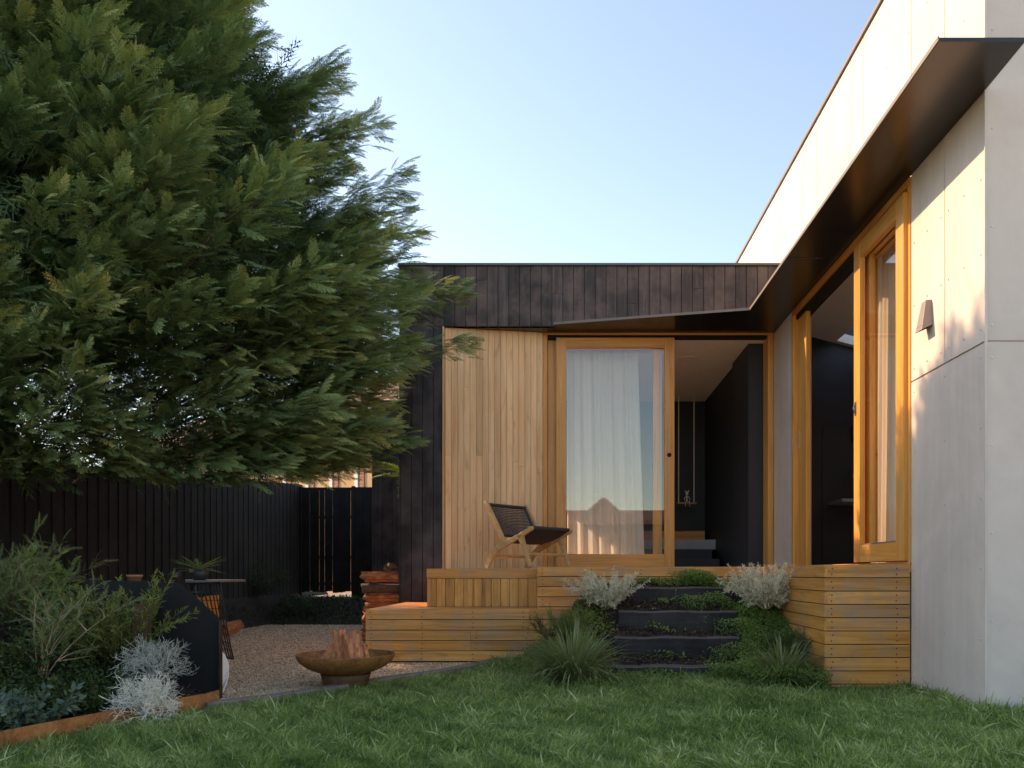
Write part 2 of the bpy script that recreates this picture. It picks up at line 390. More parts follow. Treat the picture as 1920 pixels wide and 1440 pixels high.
# leaf templates (length 1 along x)
T_LEAF = (np.array([[0, 0, 0], [.35, .2, .03], [.7, .15, 0], [1, 0, -.06], [.7, -.15, 0], [.35, -.2, .03]], float), np.array([[0, 5, 1], [1, 5, 4], [1, 4, 2], [2, 4, 3]]))
T_NEEDLE = (np.array([[0, -.05, 0], [0, .05, 0], [.55, .065, .02], [.55, -.065, .02], [1, 0, -.03]], float), np.array([[0, 3, 2], [0, 2, 1], [3, 4, 2]]))
def t_blade(w=.02, bend=.5, n=4):
    v = []; f = []
    for i in range(n):
        t = i / n; x = t * (1 - bend * .3 * t); z = -bend * t * t * .7
        ww = w * (1 - t ** 1.5 * .7); v += [[x, -ww, z], [x, ww, z]]
    v.append([1 - bend * .35, 0, -bend * .75])
    for i in range(n - 1): a = 2 * i; f += [[a, a + 2, a + 3], [a, a + 3, a + 1]]
    a = 2 * (n - 1); f.append([a, a + 2, a + 1])
    return np.array(v, float), np.array(f)
def t_frond(seed, nt=13, teeth=3, ang=48, droop=.28, wid=.36, side_droop=.5):
    """flat feathery spray: spine, alternate twigs, each twig toothed"""
    rg = random.Random(seed); v = []; f = []
    def z(x, y): return -droop * x * x - side_droop * abs(y) ** 1.4
    def tri(a, b, c):
        k = len(v)
        for p in (a, b, c): v.append([p[0], p[1], z(*p) + rg.uniform(-.008, .008)])
        f.append([k, k + 1, k + 2])
    tri((0, -.008), (.5, .008), (.5, -.008)); tri((.5, -.007), (.5, .007), (1, 0))
    for i in range(nt):
        for sd in (-1, 1):
            t = .06 + .88 * (i + .5 * (sd > 0)) / nt + rg.uniform(-.01, .01)
            L = wid * (1 - t) ** .55 * min(1, .45 + t * 2.2) * rg.uniform(.8, 1.15)
            a = R(ang - 14 * t + rg.uniform(-7, 7)); dx, dy = math.cos(a), sd * math.sin(a)
            nx, ny = -dy, dx; bx = t
            w = .013
            e = (bx + dx * L, dy * L)
            tri((bx - nx * w, -ny * w), (bx + nx * w, ny * w), e)
            for q in range(teeth):
                s_ = .25 + .6 * q / teeth; l2 = L * .30 * (1 - s_ * .55)
                for s2 in (-1, 1):
                    a2 = a + s2 * R(38); ex = math.cos(a2); ey = sd * math.sin(a2)
                    px, py = bx + dx * L * s_, dy * L * s_
                    tri((px, py), (px + dx * .05 * 1, py + dy * .05), (px + ex * l2, py + ey * l2))
    return np.array(v, float), np.array(f)
FR = [t_frond(i, 9, 3, 42, .30, .44, .75) for i in range(3)]
FRO = [np.clip((f_[0].mean(1)[:, 0] - .45) * .35 + np.abs(f_[0].mean(1)[:, 1]) * .5, -.2, .3) for f_ in [(v_[f2],) for v_, f2 in FR]]  # tone offset per face: lighter tips painted in as highlights
FR_C = t_frond(77, 7, 1, 42, .25, .5, .5)
FR_S = [t_frond(i + 9, 8, 0, 55, .2, .3, .2) for i in range(2)]      # simple fern frond

# ------------------------------------------------------------ terrain
def sstep(a, b, x): t = np.clip((x - a) / (b - a), 0, 1); return t * t * (3 - 2 * t)
def bed_x(y): return np.interp(y, [5, 7, 9.5], [-3.35, -3.5, -4.66])
CURB = [(-2.12, 4.70), (-1.80, 5.02), (-1.52, 5.42), (-1.27, 5.80), (-1.03, 6.18), (-.80, 6.62), (-.58, 7.08)]
EDGE = [(-2.70, 3.00), (-2.55, 3.52), (-2.42, 3.92), (-2.27, 4.32), (-2.12, 4.70), (-2.10, 4.84)]
def edge_x(y):
    ys = [p[1] for p in EDGE]; xs = [p[0] for p in EDGE]; return np.interp(y, ys, xs)
def curb_x(y):
    ys = [p[1] for p in CURB]; xs = [p[0] for p in CURB]; return np.interp(y, ys, xs)
def zone(x, y):
    """0 lawn 1 gravel 2 soil"""
    x = np.asarray(x, float); y = np.asarray(y, float)
    z = np.zeros(x.shape, int)
    grav = (y > 4.70) & (x < curb_x(y)); grav |= (y >= 7.08) & (x < 3)
    bed = ((y < 4.93) & (x < edge_x(y))) | ((y >= 4.93) & (x < bed_x(y) + .1)) | ((y > 12.2) & (x < -1.9))
    mound = (x > .05) & (x < 1.9) & (y > 6.02 - .35 * np.clip((x - 1.3) / .3, 0, 1)) & (y < 7.4)
    z[grav] = 1; z[bed | mound] = 2
    return z
def H(x, y):
    x = np.asarray(x, float); y = np.asarray(y, float)
    h = .02 + .09 * np.clip((y - 4.3) / 1.3, 0, 1)
    h = h + .012 * np.sin(x * 2.1 + y) + .008 * np.sin(x * 5.3 - y * 3.1)
    # flat gravel court
    g = sstep(-.05, .1, curb_x(y) - x) * sstep(4.6, 4.75, y)
    h = h * (1 - g) + .105 * g
    # planted bank up to the deck
    flat = np.interp(y, [5.9, 7.1], [0, .62]); st = np.interp(y, [6.0, 6.10, 6.3, 6.38, 6.6, 6.69, 6.9, 6.99, 7.3], [0, .085, .115, .28, .295, .475, .52, .655, .68])
    k = sstep(.22, .34, x) * (1 - sstep(1.28, 1.42, x))
    h = h + (flat * (1 - k) * sstep(-.42, .30, x) + st * k) * (x < 2.3)
    # garden bed rising to the fence
    s = edge_x(np.minimum(y, 4.9)) - x
    b = np.clip(s / 1.15, 0, 1) * .50 * (y < 4.93) + (y >= 4.93) * sstep(-.10, .15, bed_x(y) - x) * .45
    h = h + b * (x < -2.0)
    # rear terrace by the gate
    h = np.maximum(h, .105 + .33 * sstep(12.2, 13.4, y) * (x < -1.7))
    return h
def ground_sheets():
    x0, x1, y0, y1, st = -6.0, 4.4, 1.5, 16.0, .05
    nx, ny = int((x1 - x0) / st), int((y1 - y0) / st)
    X, Y = np.meshgrid(np.linspace(x0, x1, nx + 1), np.linspace(y0, y1, ny + 1))
    Z = H(X, Y); zc = zone((X[:-1, :-1] + X[1:, 1:]) / 2, (Y[:-1, :-1] + Y[1:, 1:]) / 2)
    idx = np.arange((nx + 1) * (ny + 1)).reshape(ny + 1, nx + 1)
    quads = np.stack([idx[:-1, :-1], idx[:-1, 1:], idx[1:, 1:], idx[1:, :-1]], -1)
    V = np.stack([X, Y, Z], -1).reshape(-1, 3)
    for k, nm, mt in ((0, 'lawn', 'lawn'), (1, 'gravel_court', 'gravel'), (2, 'garden_soil', 'soil')):
        q = quads[zc == k]; u, inv = np.unique(q, return_inverse=True); inv = inv.reshape(q.shape)
        me = bpy.data.meshes.new(nm); me.from_pydata(V[u].tolist(), [], inv.tolist()); me.materials.append(M[mt])
        me.polygons.foreach_set('use_smooth', [True] * len(me.polygons))
        tag(bpy.data.objects.new(nm, me), kind='structure'); o = bpy.data.objects.new(nm, me); o['kind'] = 'structure'; COL.objects.link(o)
    m = MB(); m.add([(-300, -300, -.06), (300, -300, -.06), (300, 600, -.06), (-300, 600, -.06)], [(0, 1, 2, 3)]); m.build('ground', 'far')['kind'] = 'structure'
ground_sheets()
m = MB(); m.add([(-9, -17, .012), (9, -17, .012), (9, 1.3, .012), (-9, 1.3, .012)], [(0, 1, 2, 3)]); m.build('bounce_ground', 'pale_bounce')['kind'] = 'structure'  # unseen pale ground, added to bounce warm fill onto the garden

# curb of weathered timber between lawn and gravel, rust steel edging
def strip(poly, w, z0, z1, m, outset=0):
    for (a, b) in zip(poly[:-1], poly[1:]):
        d = Vector((b[0] - a[0], b[1] - a[1], 0)).normalized(); n = Vector((-d.y, d.x, 0))
        A, B = Vector((a[0], a[1], 0)), Vector((b[0], b[1], 0)) + d * .002
        za = float(H(a[0] + .12, a[1])); zb = float(H(b[0] + .12, b[1]))
        m.hexa([A - n * w / 2 + Vector((0, 0, za + z0)), B - n * w / 2 + Vector((0, 0, zb + z0)), B + n * w / 2 + Vector((0, 0, zb + z0)), A + n * w / 2 + Vector((0, 0, za + z0)),
                A - n * w / 2 + Vector((0, 0, za + z1)), B - n * w / 2 + Vector((0, 0, zb + z1)), B + n * w / 2 + Vector((0, 0, zb + z1)), A + n * w / 2 + Vector((0, 0, za + z1))], .4)
m = MB(); strip(CURB, .10, -.15, .035, m)
tag(m.build('timber_edging', 'timber_edge', bevel=.008), 'curved weathered timber edging between the lawn and the gravel', 'edging')
m = MB(); strip(EDGE, .012, -.15, .085, m)
tag(m.build('steel_edging', 'corten'), 'rust coloured steel strip holding the garden bed at the lawn', 'edging')

# ------------------------------------------------------------ house
XW = 2.4; YC = 4.57; ZD = .955; ZS = 3.655; YF = 8.96; YG = 9.28; XL = -1.839
house = thing('house', (0, YF, 0), 'low house with black boards, cedar wall and pale cement sheet wing', 'house')
# black board cladding of the left wing
def vboards(m, xa, xb, ya, yb, z0, z1, pitch, t=.022, gap=.006, joints=0, zfn=None, side=-1):
    L = math.hypot(xb - xa, yb - ya); n = max(1, round(L / pitch)); p = L / n
    ux, uy = (xb - xa) / L, (yb - ya) / L
    nx, ny = (uy, -ux)
    for i in range(n):
        a = i * p + gap / 2; b = (i + 1) * p - gap / 2; tt = t + random.uniform(-.0015, .0015)
        cuts = [z0, z1]
        if joints and random.random() < joints: cuts = [z0, random.uniform(z0 + .2 * (z1 - z0), z1 - .15 * (z1 - z0)), z1]
        for c0, c1 in zip(cuts[:-1], cuts[1:]):
            e = .0015 if c1 < z1 else 0
            pts = []
            for z in (c0, c1 - e):
                for (s_, o_) in ((a, 0), (b, 0), (b, tt), (a, tt)):
                    pts.append((xa + ux * s_ + nx * (tt - o_), ya + uy * s_ + ny * (tt - o_), z))
            m.hexa(pts)
m = MB(); vboards(m, XL, -1.355, YF, YF, .10, ZS - .002, .122)
WY0, WY1, WZ0, WZ1 = 9.7, 11.3, 1.15, 2.95          # unseen window added in the west side to light the room ceiling
for ya, yb, za, zb_ in ((WY0, YF, .05, 4.325), (13.5, WY1, .05, 4.325), (WY1, WY0, .05, WZ0), (WY1, WY0, WZ1, 4.325)):
    vboards(m, XL, XL, ya, yb, za, zb_, .122)
    y0_, y1_ = sorted((ya, yb)); m.box(XL + .004, XL + .16, max(y0_, YF + .03) + .001, y1_ - .001, za, zb_ - .03, .5)
m.box(XL + .01, -1.36, YF + .004, YF + .14, .0, ZS, .5)
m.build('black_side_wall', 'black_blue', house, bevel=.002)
m = MB(); vboards(m, XL, 2.385, YF - .002, YF - .002, ZS + .001, 4.325, .1205, joints=.12)
m.box(XL + .01, 2.38, YF + .004, YF + .2, ZS + .04, 4.326, .5)
m.build('fascia', 'black_v', house, bevel=.002)
m = MB(); m.box(XL - .03, 2.396, YF - .05, YF + .02, 4.327, 4.352); m.box(XL - .03, XL + .03, YF + .022, 13.5, 4.327, 4.352)
m.each('roof_flashing', 'flash_dark', house)
m = MB(); m.box(XL + .02, 2.39, YF + .21, 13.6, 4.20, 4.32); m.build('roof', 'flash_dark', house)
# cedar wall
m = MB(); vboards(m, -1.352, -.262, 9.00, 9.19, ZD - .45, ZS - .002, .0685, .02, .003, joints=.75)
m.hexa([(-1.35, 9.005, .3), (-.262, 9.195, .3), (-.262, 9.3, .3), (-1.35, 9.3, .3), (-1.35, 9.005, ZS), (-.262, 9.195, ZS), (-.262, 9.3, ZS), (-1.35, 9.3, ZS)], .5)
m.build('cedar_wall', 'cedar_v', house, bevel=.001)
m = MB(); m.box(-1.372, -1.353, 8.925, 9.0, .5, ZS - .003); m.build('corner_trim', 'cedar_v', house)
# canopy: thin folded plate whose underside is the soffit
m = MB()
poly = [(1.937, 4.15), (2.385, 4.15), (XW - .003, YC - .004), (XW - .003, YG - .01), (XL + .3, YG - .01), (XL + .3, YF + .05), (-.13, YF + .05), (-.13, 8.88), (1.937, 8.40)]
m.prism(poly, ZS, ZS + .022)
o = m.build('canopy', 'dark_metal', house)
m = MB()
for a, b in (((1.935, 4.148), (1.935, 8.402)), ((1.935, 8.398), (-.13, 8.877))):
    m.bar((a[0], a[1], ZS + .016), (b[0], b[1], ZS + .012), .006, .026)
m.each('canopy_edge', 'flash', house)
m = MB()
m.box(XW + .45 - .9, XW + .45 - .6, 7.0, 7.004, ZS - .004, ZS - .0005) 
for xx in (1.99, 2.2, 2.37):
    for yy in (6.985, 7.02): m.lathe([(.006, 0), (.005, -.003), (0, -.004)], (xx, yy, ZS), 8)
m.build('soffit_screw', 'flash_dark', house)
# right wing: structural wall behind sheets (with the door opening)
OY0, OY1 = 5.556, 8.45        # opening along y
ZT = 5.22
m = MB()
m.box(XW + .014, XW + .2, YC + .012, OY0, -.1, ZT - .02)
m.box(XW + .014, XW + .2, OY1, 13.6, -.1, ZT - .02)
m.box(XW + .014, XW + .2, OY0 + .001, OY1 - .001, ZS - .02, ZT - .02)
m.box(XW + .014, XW + .2, OY0 + .001, OY1 - .001, -.1, ZD - .04)
m.box(XW + .201, 7.5, YC + .012, YC + .2, -.1, ZT - .02)
m.build('wing_wall', 'cement', house)
def sheet_y(y0, y1, z0, z1, screws=True, mat='cement', zfun=None):
    """sheet on the plane x=XW"""
    m = MB(); g = .0045
    m.box(XW, XW + .010, y0 + g, y1 - g, z0 + g, z1 - g)
    if screws and z1 - z0 > .3:
        nz = max(2, int((z1 - z0) / .42)); ys = [y0 + .05, y1 - .05] + ([(y0 + y1) / 2] if y1 - y0 > .45 else [])
        for yy in ys:
            if y1 - y0 < .2 and yy != ys[0]: continue
            for k in range(nz + 1):
                zz = z0 + .08 + (z1 - z0 - .16) * k / nz
                c = Vector((XW, yy, zz))
                vs = [c + Vector((-.004 if r_ < .006 else 0, math.cos(a) * r_, math.sin(a) * r_)) for r_ in (.0085, .005) for a in [q * math.pi / 4 for q in range(8)]]
                m.add(vs, [(q, (q + 1) % 8, 8 + (q + 1) % 8, 8 + q) for q in range(8)] + [tuple(range(8, 16))], .5, 1)
    return m.build('cladding_sheet', [mat, 'screw'], house)
ju = [YC, 5.06, 5.55, 6.44, 6.72, 7.64, 8.10, 8.90, 9.15, 10.0, 10.27, 11.2, 12.4, 13.6]
for a, b in zip(ju[:-1], ju[1:]): sheet_y(a, b, ZS + .03, ZT)
ZJ = CH + 1.325
sheet_y(YC, 5.06, ZJ, ZS + .026); sheet_y(5.06, OY0 - .004, ZJ, ZS + .026)
sheet_y(YC, OY0 - .004, .03, ZJ - .004)
sheet_y(OY1 + .002, YG - .03, ZD - .3, ZS - .002)
def sheet_x(x0, x1, z0, z1):
    m = MB(); g = .0025; m.box(x0 + g, x1 - g, YC, YC + .010, z0 + g, z1 - g)
    for xx in (x0 + .035, (x0 + x1) / 2, x1 - .05):
        nz = max(2, int((z1 - z0) / .5))
        for k in range(nz + 1):
            zz = z0 + .09 + (z1 - z0 - .18) * k / nz; c = Vector((xx, YC, zz))
            vs = [c + Vector((math.cos(a) * r_, -.004 if r_ < .006 else 0, math.sin(a) * r_)) for r_ in (.0085, .005) for a in [q * math.pi / 4 for q in range(8)]]
            m.add(vs, [(q, 8 + q, 8 + (q + 1) % 8, (q + 1) % 8) for q in range(8)] + [tuple(range(15, 7, -1))], .5, 1)
    return m.build('cladding_sheet', ['cement_front', 'screw'], house)
for a, b in ((XW + .002, 3.62), (3.62, 4.84), (4.84, 6.06), (6.06, 7.3)):
    sheet_x(a, b, .035, ZJ - .004); sheet_x(a, b, ZJ, ZT)
m = MB(); m.box(XW - .008, XW + .008, YC - .008, YC - .001, .03, ZT); m.build('corner_angle', 'cement_front', house)
m = MB(); m.box(XW - .02, XW + .22, YC - .02, 13.62, ZT + .001, ZT + .03); m.box(XW + .221, 7.5, YC - .02, YC + .22, ZT + .001, ZT + .03)
m.each('parapet_flashing', 'flash', house)

# front glazed doors ------------------------------------------------
fr = MB(); XA, XB = -.258, XW - .006; ZH = CH + 2.735
fr.box(XA, XA + .05, 9.20, 9.42, ZD - .02, ZH); fr.box(XB - .065, XB, 9.20, 9.42, ZD - .02, ZH)
fr.each('door_jamb', 'frame_v', house, bevel=.003)
fr = MB(); fr.box(XA, XB, 9.19, 9.42, ZH + .001, ZH + .045); fr.build('door_head', 'frame_x', house, bevel=.003)
fr = MB(); fr.box(XA, XB, 9.22, 9.46, ZD - .05, ZD + .012); fr.build('door_sill', 'frame_x', house, bevel=.003)
fr = MB(); fr.box(XA, XB, YG + .03, YG + .25, ZH + .046, ZS + .3); fr.box(XA + .06, XB - .07, 9.21, 9.40, ZH - .028, ZH - .001); fr.each('door_track', 'steel_black', house)
def panel_x(x0, x1, y0, t, z0, z1, sw=.115, top=.105, bot=.135, handle=None, glass='glass', name='sliding_door'):
    m = MB(); m.box(x0, x0 + sw, y0, y0 + t, z0, z1, .3); o = m.build(name, 'frame_v', house, bevel=.003)
    m = MB(); m.box(x1 - sw, x1, y0, y0 + t, z0, z1, .6); m.build('door_stile', 'frame_v', o, bevel=.003)
    r = MB(); r.box(x0 + sw + .0005, x1 - sw - .0005, y0 + .002, y0 + t - .002, z1 - top, z1, .2); r.box(x0 + sw + .0005, x1 - sw - .0005, y0 + .002, y0 + t - .002, z0, z0 + bot, .8)
    # glazing beads
    b = .012
    r.box(x0 + sw + .001, x1 - sw - .001, y0 + .010, y0 + .022, z0 + bot + .0005, z0 + bot + b, .5); r.box(x0 + sw + .001, x1 - sw - .001, y0 + .010, y0 + .022, z1 - top - b, z1 - top - .0005, .5)
    r.each('door_rail', 'frame_x', o, bevel=.002)
    g = MB(); g.add([(x0 + sw - .005, y0 + t / 2, z0 + bot - .005), (x1 - sw + .005, y0 + t / 2, z0 + bot - .005), (x1 - sw + .005, y0 + t / 2, z1 - top + .005), (x0 + sw - .005, y0 + t / 2, z1 - top + .005)], [(0, 1, 2, 3)])
    g.build('glass_pane', glass, o)
    if handle:
        h = MB(); hx, hz = handle; 
        pr = [(0, 0), (.024, 0), (.024, .012), (.016, .02), (0, .021)]
        vs = []; n = 20
        for r_, d_ in pr:
            for k in range(n): a = 2 * math.pi * k / n; vs.append((hx + r_ * math.cos(a), y0 - d_, hz + r_ * math.sin(a)))
        h.add(vs, [(i * n + k, (i + 1) * n + k, (i + 1) * n + (k + 1) % n, i * n + (k + 1) % n) for i in range(len(pr) - 1) for k in range(n)])
        h.build('door_handle', 'steel_black', o)
    return o
panel_x(-.106, 1.256, 9.20, .045, ZD + .014, ZH - .03, handle=(1.195, CH + (1074 - 853) / 163))
panel_x(-.205, 1.125, 9.30, .045, ZD + .014, ZH - .03, sw=.105, glass='glass_side', name='inner_sliding_door')
# side sliding doors in the wing wall --------------------------------
ZH2 = CH + 2.70
m = MB(); m.box(XW - .012, XW + .16, OY1 - .055, OY1, ZD, ZH2); m.box(XW - .006, XW + .16, OY0, OY0 + .045, ZD, ZH2)
m.each('side_door_jamb', 'frame_v', house, bevel=.003)
m = MB(); m.box(XW - .010, XW + .16, OY0, OY1, ZH2 + .001, ZS - .003); m.build('side_door_head', 'frame_y', house, bevel=.003)
m = MB(); m.box(XW - .010, XW + .2, OY0, OY1, ZD - .05, ZD + .020); m.build('side_door_sill', 'frame_y', house, bevel=.003)
m = MB(); m.box(XW + .02, XW + .14, OY0 + .05, OY1 - .06, ZH2 - .045, ZH2 - .001); m.build('side_door_track', 'steel_black', house)
def panel_y(y0, y1, x0, t, z0, z1, sw, top, bot, name):
    m = MB(); m.box(x0, x0 + t, y0, y0 + sw, z0, z1, .3); o = m.build(name, 'frame_v', house, bevel=.003)
    m = MB(); m.box(x0, x0 + t, y1 - sw, y1, z0, z1, .6); m.build('door_stile', 'frame_v', o, bevel=.003)
    r = MB(); r.box(x0 + .002, x0 + t - .002, y0 + sw + .0005, y1 - sw - .0005, z1 - top, z1); r.box(x0 + .002, x0 + t - .002, y0 + sw + .0005, y1 - sw - .0005, z0, z0 + bot)
    r.each('door_rail', 'frame_y', o, bevel=.002)
    s_ = MB(); s_.box(x0 + .012, x0 + .02, y0 + sw + .001, y1 - sw - .001, z0 + bot + .0005, z0 + bot + .012); s_.build('glazing_bead', 'flash', o)
    g = MB(); xx = x0 + t / 2; g.add([(xx, y0 + sw - .004, z0 + bot - .004), (xx, y1 - sw + .004, z0 + bot - .004), (xx, y1 - sw + .004, z1 - top + .004), (xx, y0 + sw - .004, z1 - top + .004)], [(0, 1, 2, 3)])
    g.build('glass_pane', 'glass_side', o)
    return o
d1 = panel_y(5.60, 6.56, XW - .035, .045, ZD + .03, ZH2 - .035, .13, .13, .135, 'side_sliding_door')
h = MB(); h.box(XW - .041, XW - .0355, 6.50, 6.53, CH + 1.28, CH + 1.39); h.tube([(XW - .044, 6.515, CH + 1.30), (XW - .055, 6.515, CH + 1.335), (XW - .044, 6.515, CH + 1.37)], .005)
h.build('pull_handle', 'flash_dark', d1)
panel_y(5.62, 6.50, XW + .035, .045, ZD + .03, ZH2 - .045, .10, .11, .12, 'side_inner_door')
panel_y(5.64, 6.60, XW + .095, .045, ZD + .03, ZH2 - .045, .10, .11, .12, 'side_rear_door')
m = MB(); m.box(XW + .04, XW + .085, 8.11, 8.39, ZD + .02, ZH2 - .04); m.build('fixed_stile', 'frame_v', house, bevel=.003)
m = MB(); m.box(XW + .034, XW + .039, 8.33, 8.352, CH + 1.30, CH + 1.48); 
m.box(XW - .016, XW - .0125, OY1 - .038, OY1 - .018, CH + 1.26, CH + 1.42); m.each('lock_plate', 'steel', house)

# interior of the front room
inn = MB()
inn.box(XL + .17, 2.2, 12.62, 12.8, ZD - .3, 3.9)          # back wall
inn.build('room_wall', 'navy', house)
inn = MB(); inn.box(2.20, 2.38, 10.35, 12.62, ZD - .3, 3.9); inn.build('room_wall', 'navy', house)
inn = MB(); inn.box(2.16, 2.38, YG + .16, 10.34, ZD - .3, 3.9); inn.build('room_wall', 'navy_light', house)
inn = MB(); inn.box(XL + .165, XL + .22, YG + .05, WY0, ZD - .3, 3.6); inn.build('room_wall', 'navy', house)
inn = MB(); inn.box(XL + .165, XL + .22, WY1, 12.6, ZD - .3, 3.6); inn.build('room_wall', 'navy', house)
inn = MB(); inn.box(XL + .165, XL + .22, WY0 + .001, WY1 - .001, WZ1, 3.6); inn.build('room_wall', 'navy', house)
m = MB(); m.box(XL + .05, XL + .12, WY0, WY0 + .06, WZ0, WZ1); m.box(XL + .05, XL + .12, WY1 - .06, WY1, WZ0, WZ1); m.box(XL + .05, XL + .12, WY0 + .061, WY1 - .061, WZ0, WZ0 + .06); m.box(XL + .05, XL + .12, WY0 + .061, WY1 - .061, WZ1 - .06, WZ1); m.each('window_frame', 'frame_y', house)  # frame of the window added for daylight
m = MB(); m.add([(XL + .08, WY0 + .05, WZ0 + .05), (XL + .08, WY1 - .05, WZ0 + .05), (XL + .08, WY1 - .05, WZ1 - .05), (XL + .08, WY0 + .05, WZ1 - .05)], [(0, 1, 2, 3)]); m.build('added_window_pane', 'glass_side', house)
inn = MB(); inn.box(XL + .17, 2.38, YG + .03, 12.7, 3.605, 3.64); inn.build('ceiling', 'ceil', house)
inn = MB(); inn.box(XL + .17, 2.38, YG + .18, 12.6, ZD - .1, ZD - .02); inn.build('room_floor', 'floor', house)
m = MB(); m.lathe([(0, 0), (.135, 0), (.14, .004), (.14, .012)], (1.55, 9.86 + .25, 3.592), 32); m.build('ceiling_speaker', 'white', house)
# internal steps
m = MB(); m.box(.6, 2.14, 11.1, 12.6, ZD - .02, ZD + .14); m.build('internal_step', 'navy_light', house)
m = MB(); m.box(.6, 2.08, 11.35, 12.6, ZD + .145, ZD + .28); m.build('internal_step', 'navy_light', house)
m = MB(); m.box(.6, 2.20, 11.7, 12.6, ZD + .285, ZD + .43); m.build('stone_step', 'slab', house, bevel=.006)
m = MB(); m.box(.6, 2.12, 12.15, 12.6, ZD + .435, ZD + .58); m.build('timber_step', 'deck_x', house, bevel=.004)
# interior of the wing
inn = MB(); inn.box(XW + .2, 7.4, 11.0, 11.15, .5, 5.0); inn.build('room_wall', 'navy', house)
inn = MB(); inn.box(7.2, 7.4, YC + .2, 11.0, .5, 5.0); inn.build('room_wall', 'navy', house)
inn = MB(); inn.box(XW + .2, 7.4, YC + .21, 11.0, ZD - .1, ZD - .02); inn.build('room_floor', 'floor', house)
def zc(x): return CH + 3.50 - .26 * (x - XW)
def zce(x): return zc(x)
m = MB()
def cslab(x0, x1, y0, y1): m.hexa([(x0, y0, zc(x0)), (x1, y0, zc(x1)), (x1, y1, zc(x1)), (x0, y1, zc(x0)), (x0, y0, zc(x0) + .12), (x1, y0, zc(x1) + .12), (x1, y1, zc(x1) + .12), (x0, y1, zc(x0) + .12)])
cslab(XW + .19, 3.70, YC + .21, 11); cslab(4.3, 5.0, YC + .21, 11); cslab(6.6, 7.3, YC + .21, 11); cslab(5.0, 6.6, YC + .21, 6.0); cslab(5.0, 6.6, 9.5, 11); cslab(3.70, 4.3, YC + .21, 9.6); cslab(3.70, 4.3, 10.9, 11)  # wide opening is added to let sun in; the narrow one is the skylight
m.build('raked_ceiling', 'ceil', house)
m = MB()
for k, x in enumerate((3.32, 3.72)): m.box(x - .2 + .002, x + .198, 10.97, 10.998, ZD, ZD + 1.95)
m.box(4.13, 6.0, 10.97, 10.998, ZD, ZD + .9); m.box(3.92, 4.13, 10.97, 10.998, ZD, ZD + .9); m.box(3.92, 6.0, 10.90, 10.998, ZD + 1.75, ZD + 1.95)
m.build('cabinet_door', 'navy_light', house, bevel=.003)
m = MB(); m.box(3.6, 6.0, 10.40, 10.968, ZD + .87, ZD + .91); m.build('kitchen_counter', 'slab', house)

# timber deck, bench step and seat box ------------------------------------------------
deck = thing('timber_deck', (.8, 7.31, .1), 'raised honey coloured timber deck in front of the glass doors', 'deck')
PB = .0925
def hb(m, x0, x1, y, ztop, n, t=.022, face=-1):
    for i in range(n):
        cuts = [x0, x1]
        if x1 - x0 > 1.3: cuts = [x0, x0 + (x1 - x0) * random.choice((.3, .45, .55, .7)), x1]
        for a, b in zip(cuts[:-1], cuts[1:]):
            m.box(a + .0008, b - .0008, y + random.uniform(0, .002), y + t, ztop - (i + 1) * PB + .0055, ztop - i * PB)
            for xx in np.arange(a + .05, b - .02, .45):
                for dz in (.026, .066):
                    c = (xx + random.uniform(-.006, .006), ztop - i * PB - dz); m.add([(c[0] + .0055 * math.cos(q), y - .0012, c[1] + .0055 * math.sin(q)) for q in [k * math.pi / 3 for k in range(6)]], [tuple(range(6))], .5, 1)
def hby(m, y0, y1, x, ztop, n, t=.022):
    for i in range(n): m.box(x + random.uniform(0, .002), x + t, y0 + .0008, y1 - .0008, ztop - (i + 1) * PB + .0055, ztop - i * PB)
def topboards(m, x0, x1, y0, y1, z, w=.088, t=.02):
    y = y0
    while y < y1 - .01:
        e = min(y + w, y1); m.box(x0, x1, y + .0005, e - .004, z - t, z); y = e
def nails(par, pts, axis='y'):
    m = MB()
    for (x, y, z) in pts:
        if axis == 'y': vs = [(x + .0035 * math.cos(a), y, z + .0035 * math.sin(a)) for a in [q * math.pi / 3 for q in range(6)]]; m.add(vs, [tuple(range(6))])
    if pts: m.build('nail_heads', 'steel_black', par)
YM = 7.31; XD0 = -.2585; XD1 = 1.80
m = MB(); hb(m, XD0, XD1, YM, ZD, 9); m.build('front_boards', ['deck_x', 'nail'], deck, bevel=.002)
m = MB(); hby(m, YM + .001, 9.0, XD0, ZD, 4); m.build('side_boards', 'deck_y', deck, bevel=.002)
m = MB(); topboards(m, XD0 + .024, XW - .004, YM + .024, 9.19, ZD - .001); topboards(m, XD1 + .024, XW - .004, OY0 + .024, YM + .02, ZD - .001); m.build('deck_boards', 'deck_x', deck, bevel=.002)
m = MB(); hb(m, XD1 + .002, XW - .003, OY0, ZD, 10); m.build('front_boards', ['deck_x', 'nail'], deck, bevel=.002)
m = MB(); hby(m, OY0, YM, XD1 - .0, ZD, 10, .0215); 
m.build('side_boards', 'deck_y', deck, bevel=.002)
m = MB(); m.box(XD0 + .03, XW - .01, YM + .03, 9.18, -.1, ZD - .03); m.box(XD1 + .03, XW - .01, OY0 + .03, YM + .028, -.1, ZD - .03); m.build('joist_frame', 'steel_black', deck)
step = thing('bench_step', (-.8, 7.08, .1), 'wide low timber bench step of horizontal boards above the gravel', 'step')
ZB = .575
m = MB(); hb(m, -1.769, .3, 7.08, ZB, 5); m.build('front_boards', ['deck_x', 'nail'], step, bevel=.002)
m = MB(); hby(m, 7.103, 8.93, -1.769, ZB, 5); m.build('side_boards', 'deck_y', step, bevel=.002)
m = MB(); topboards(m, -1.746, .3, 7.103, YM - .003, ZB - .001); topboards(m, -1.746, -1.324, YM, 8.93, ZB - .001); topboards(m, -1.32, XD0 - .004, YM, 7.63, ZB - .001)
m.build('tread_boards', 'deck_x', step, bevel=.002)
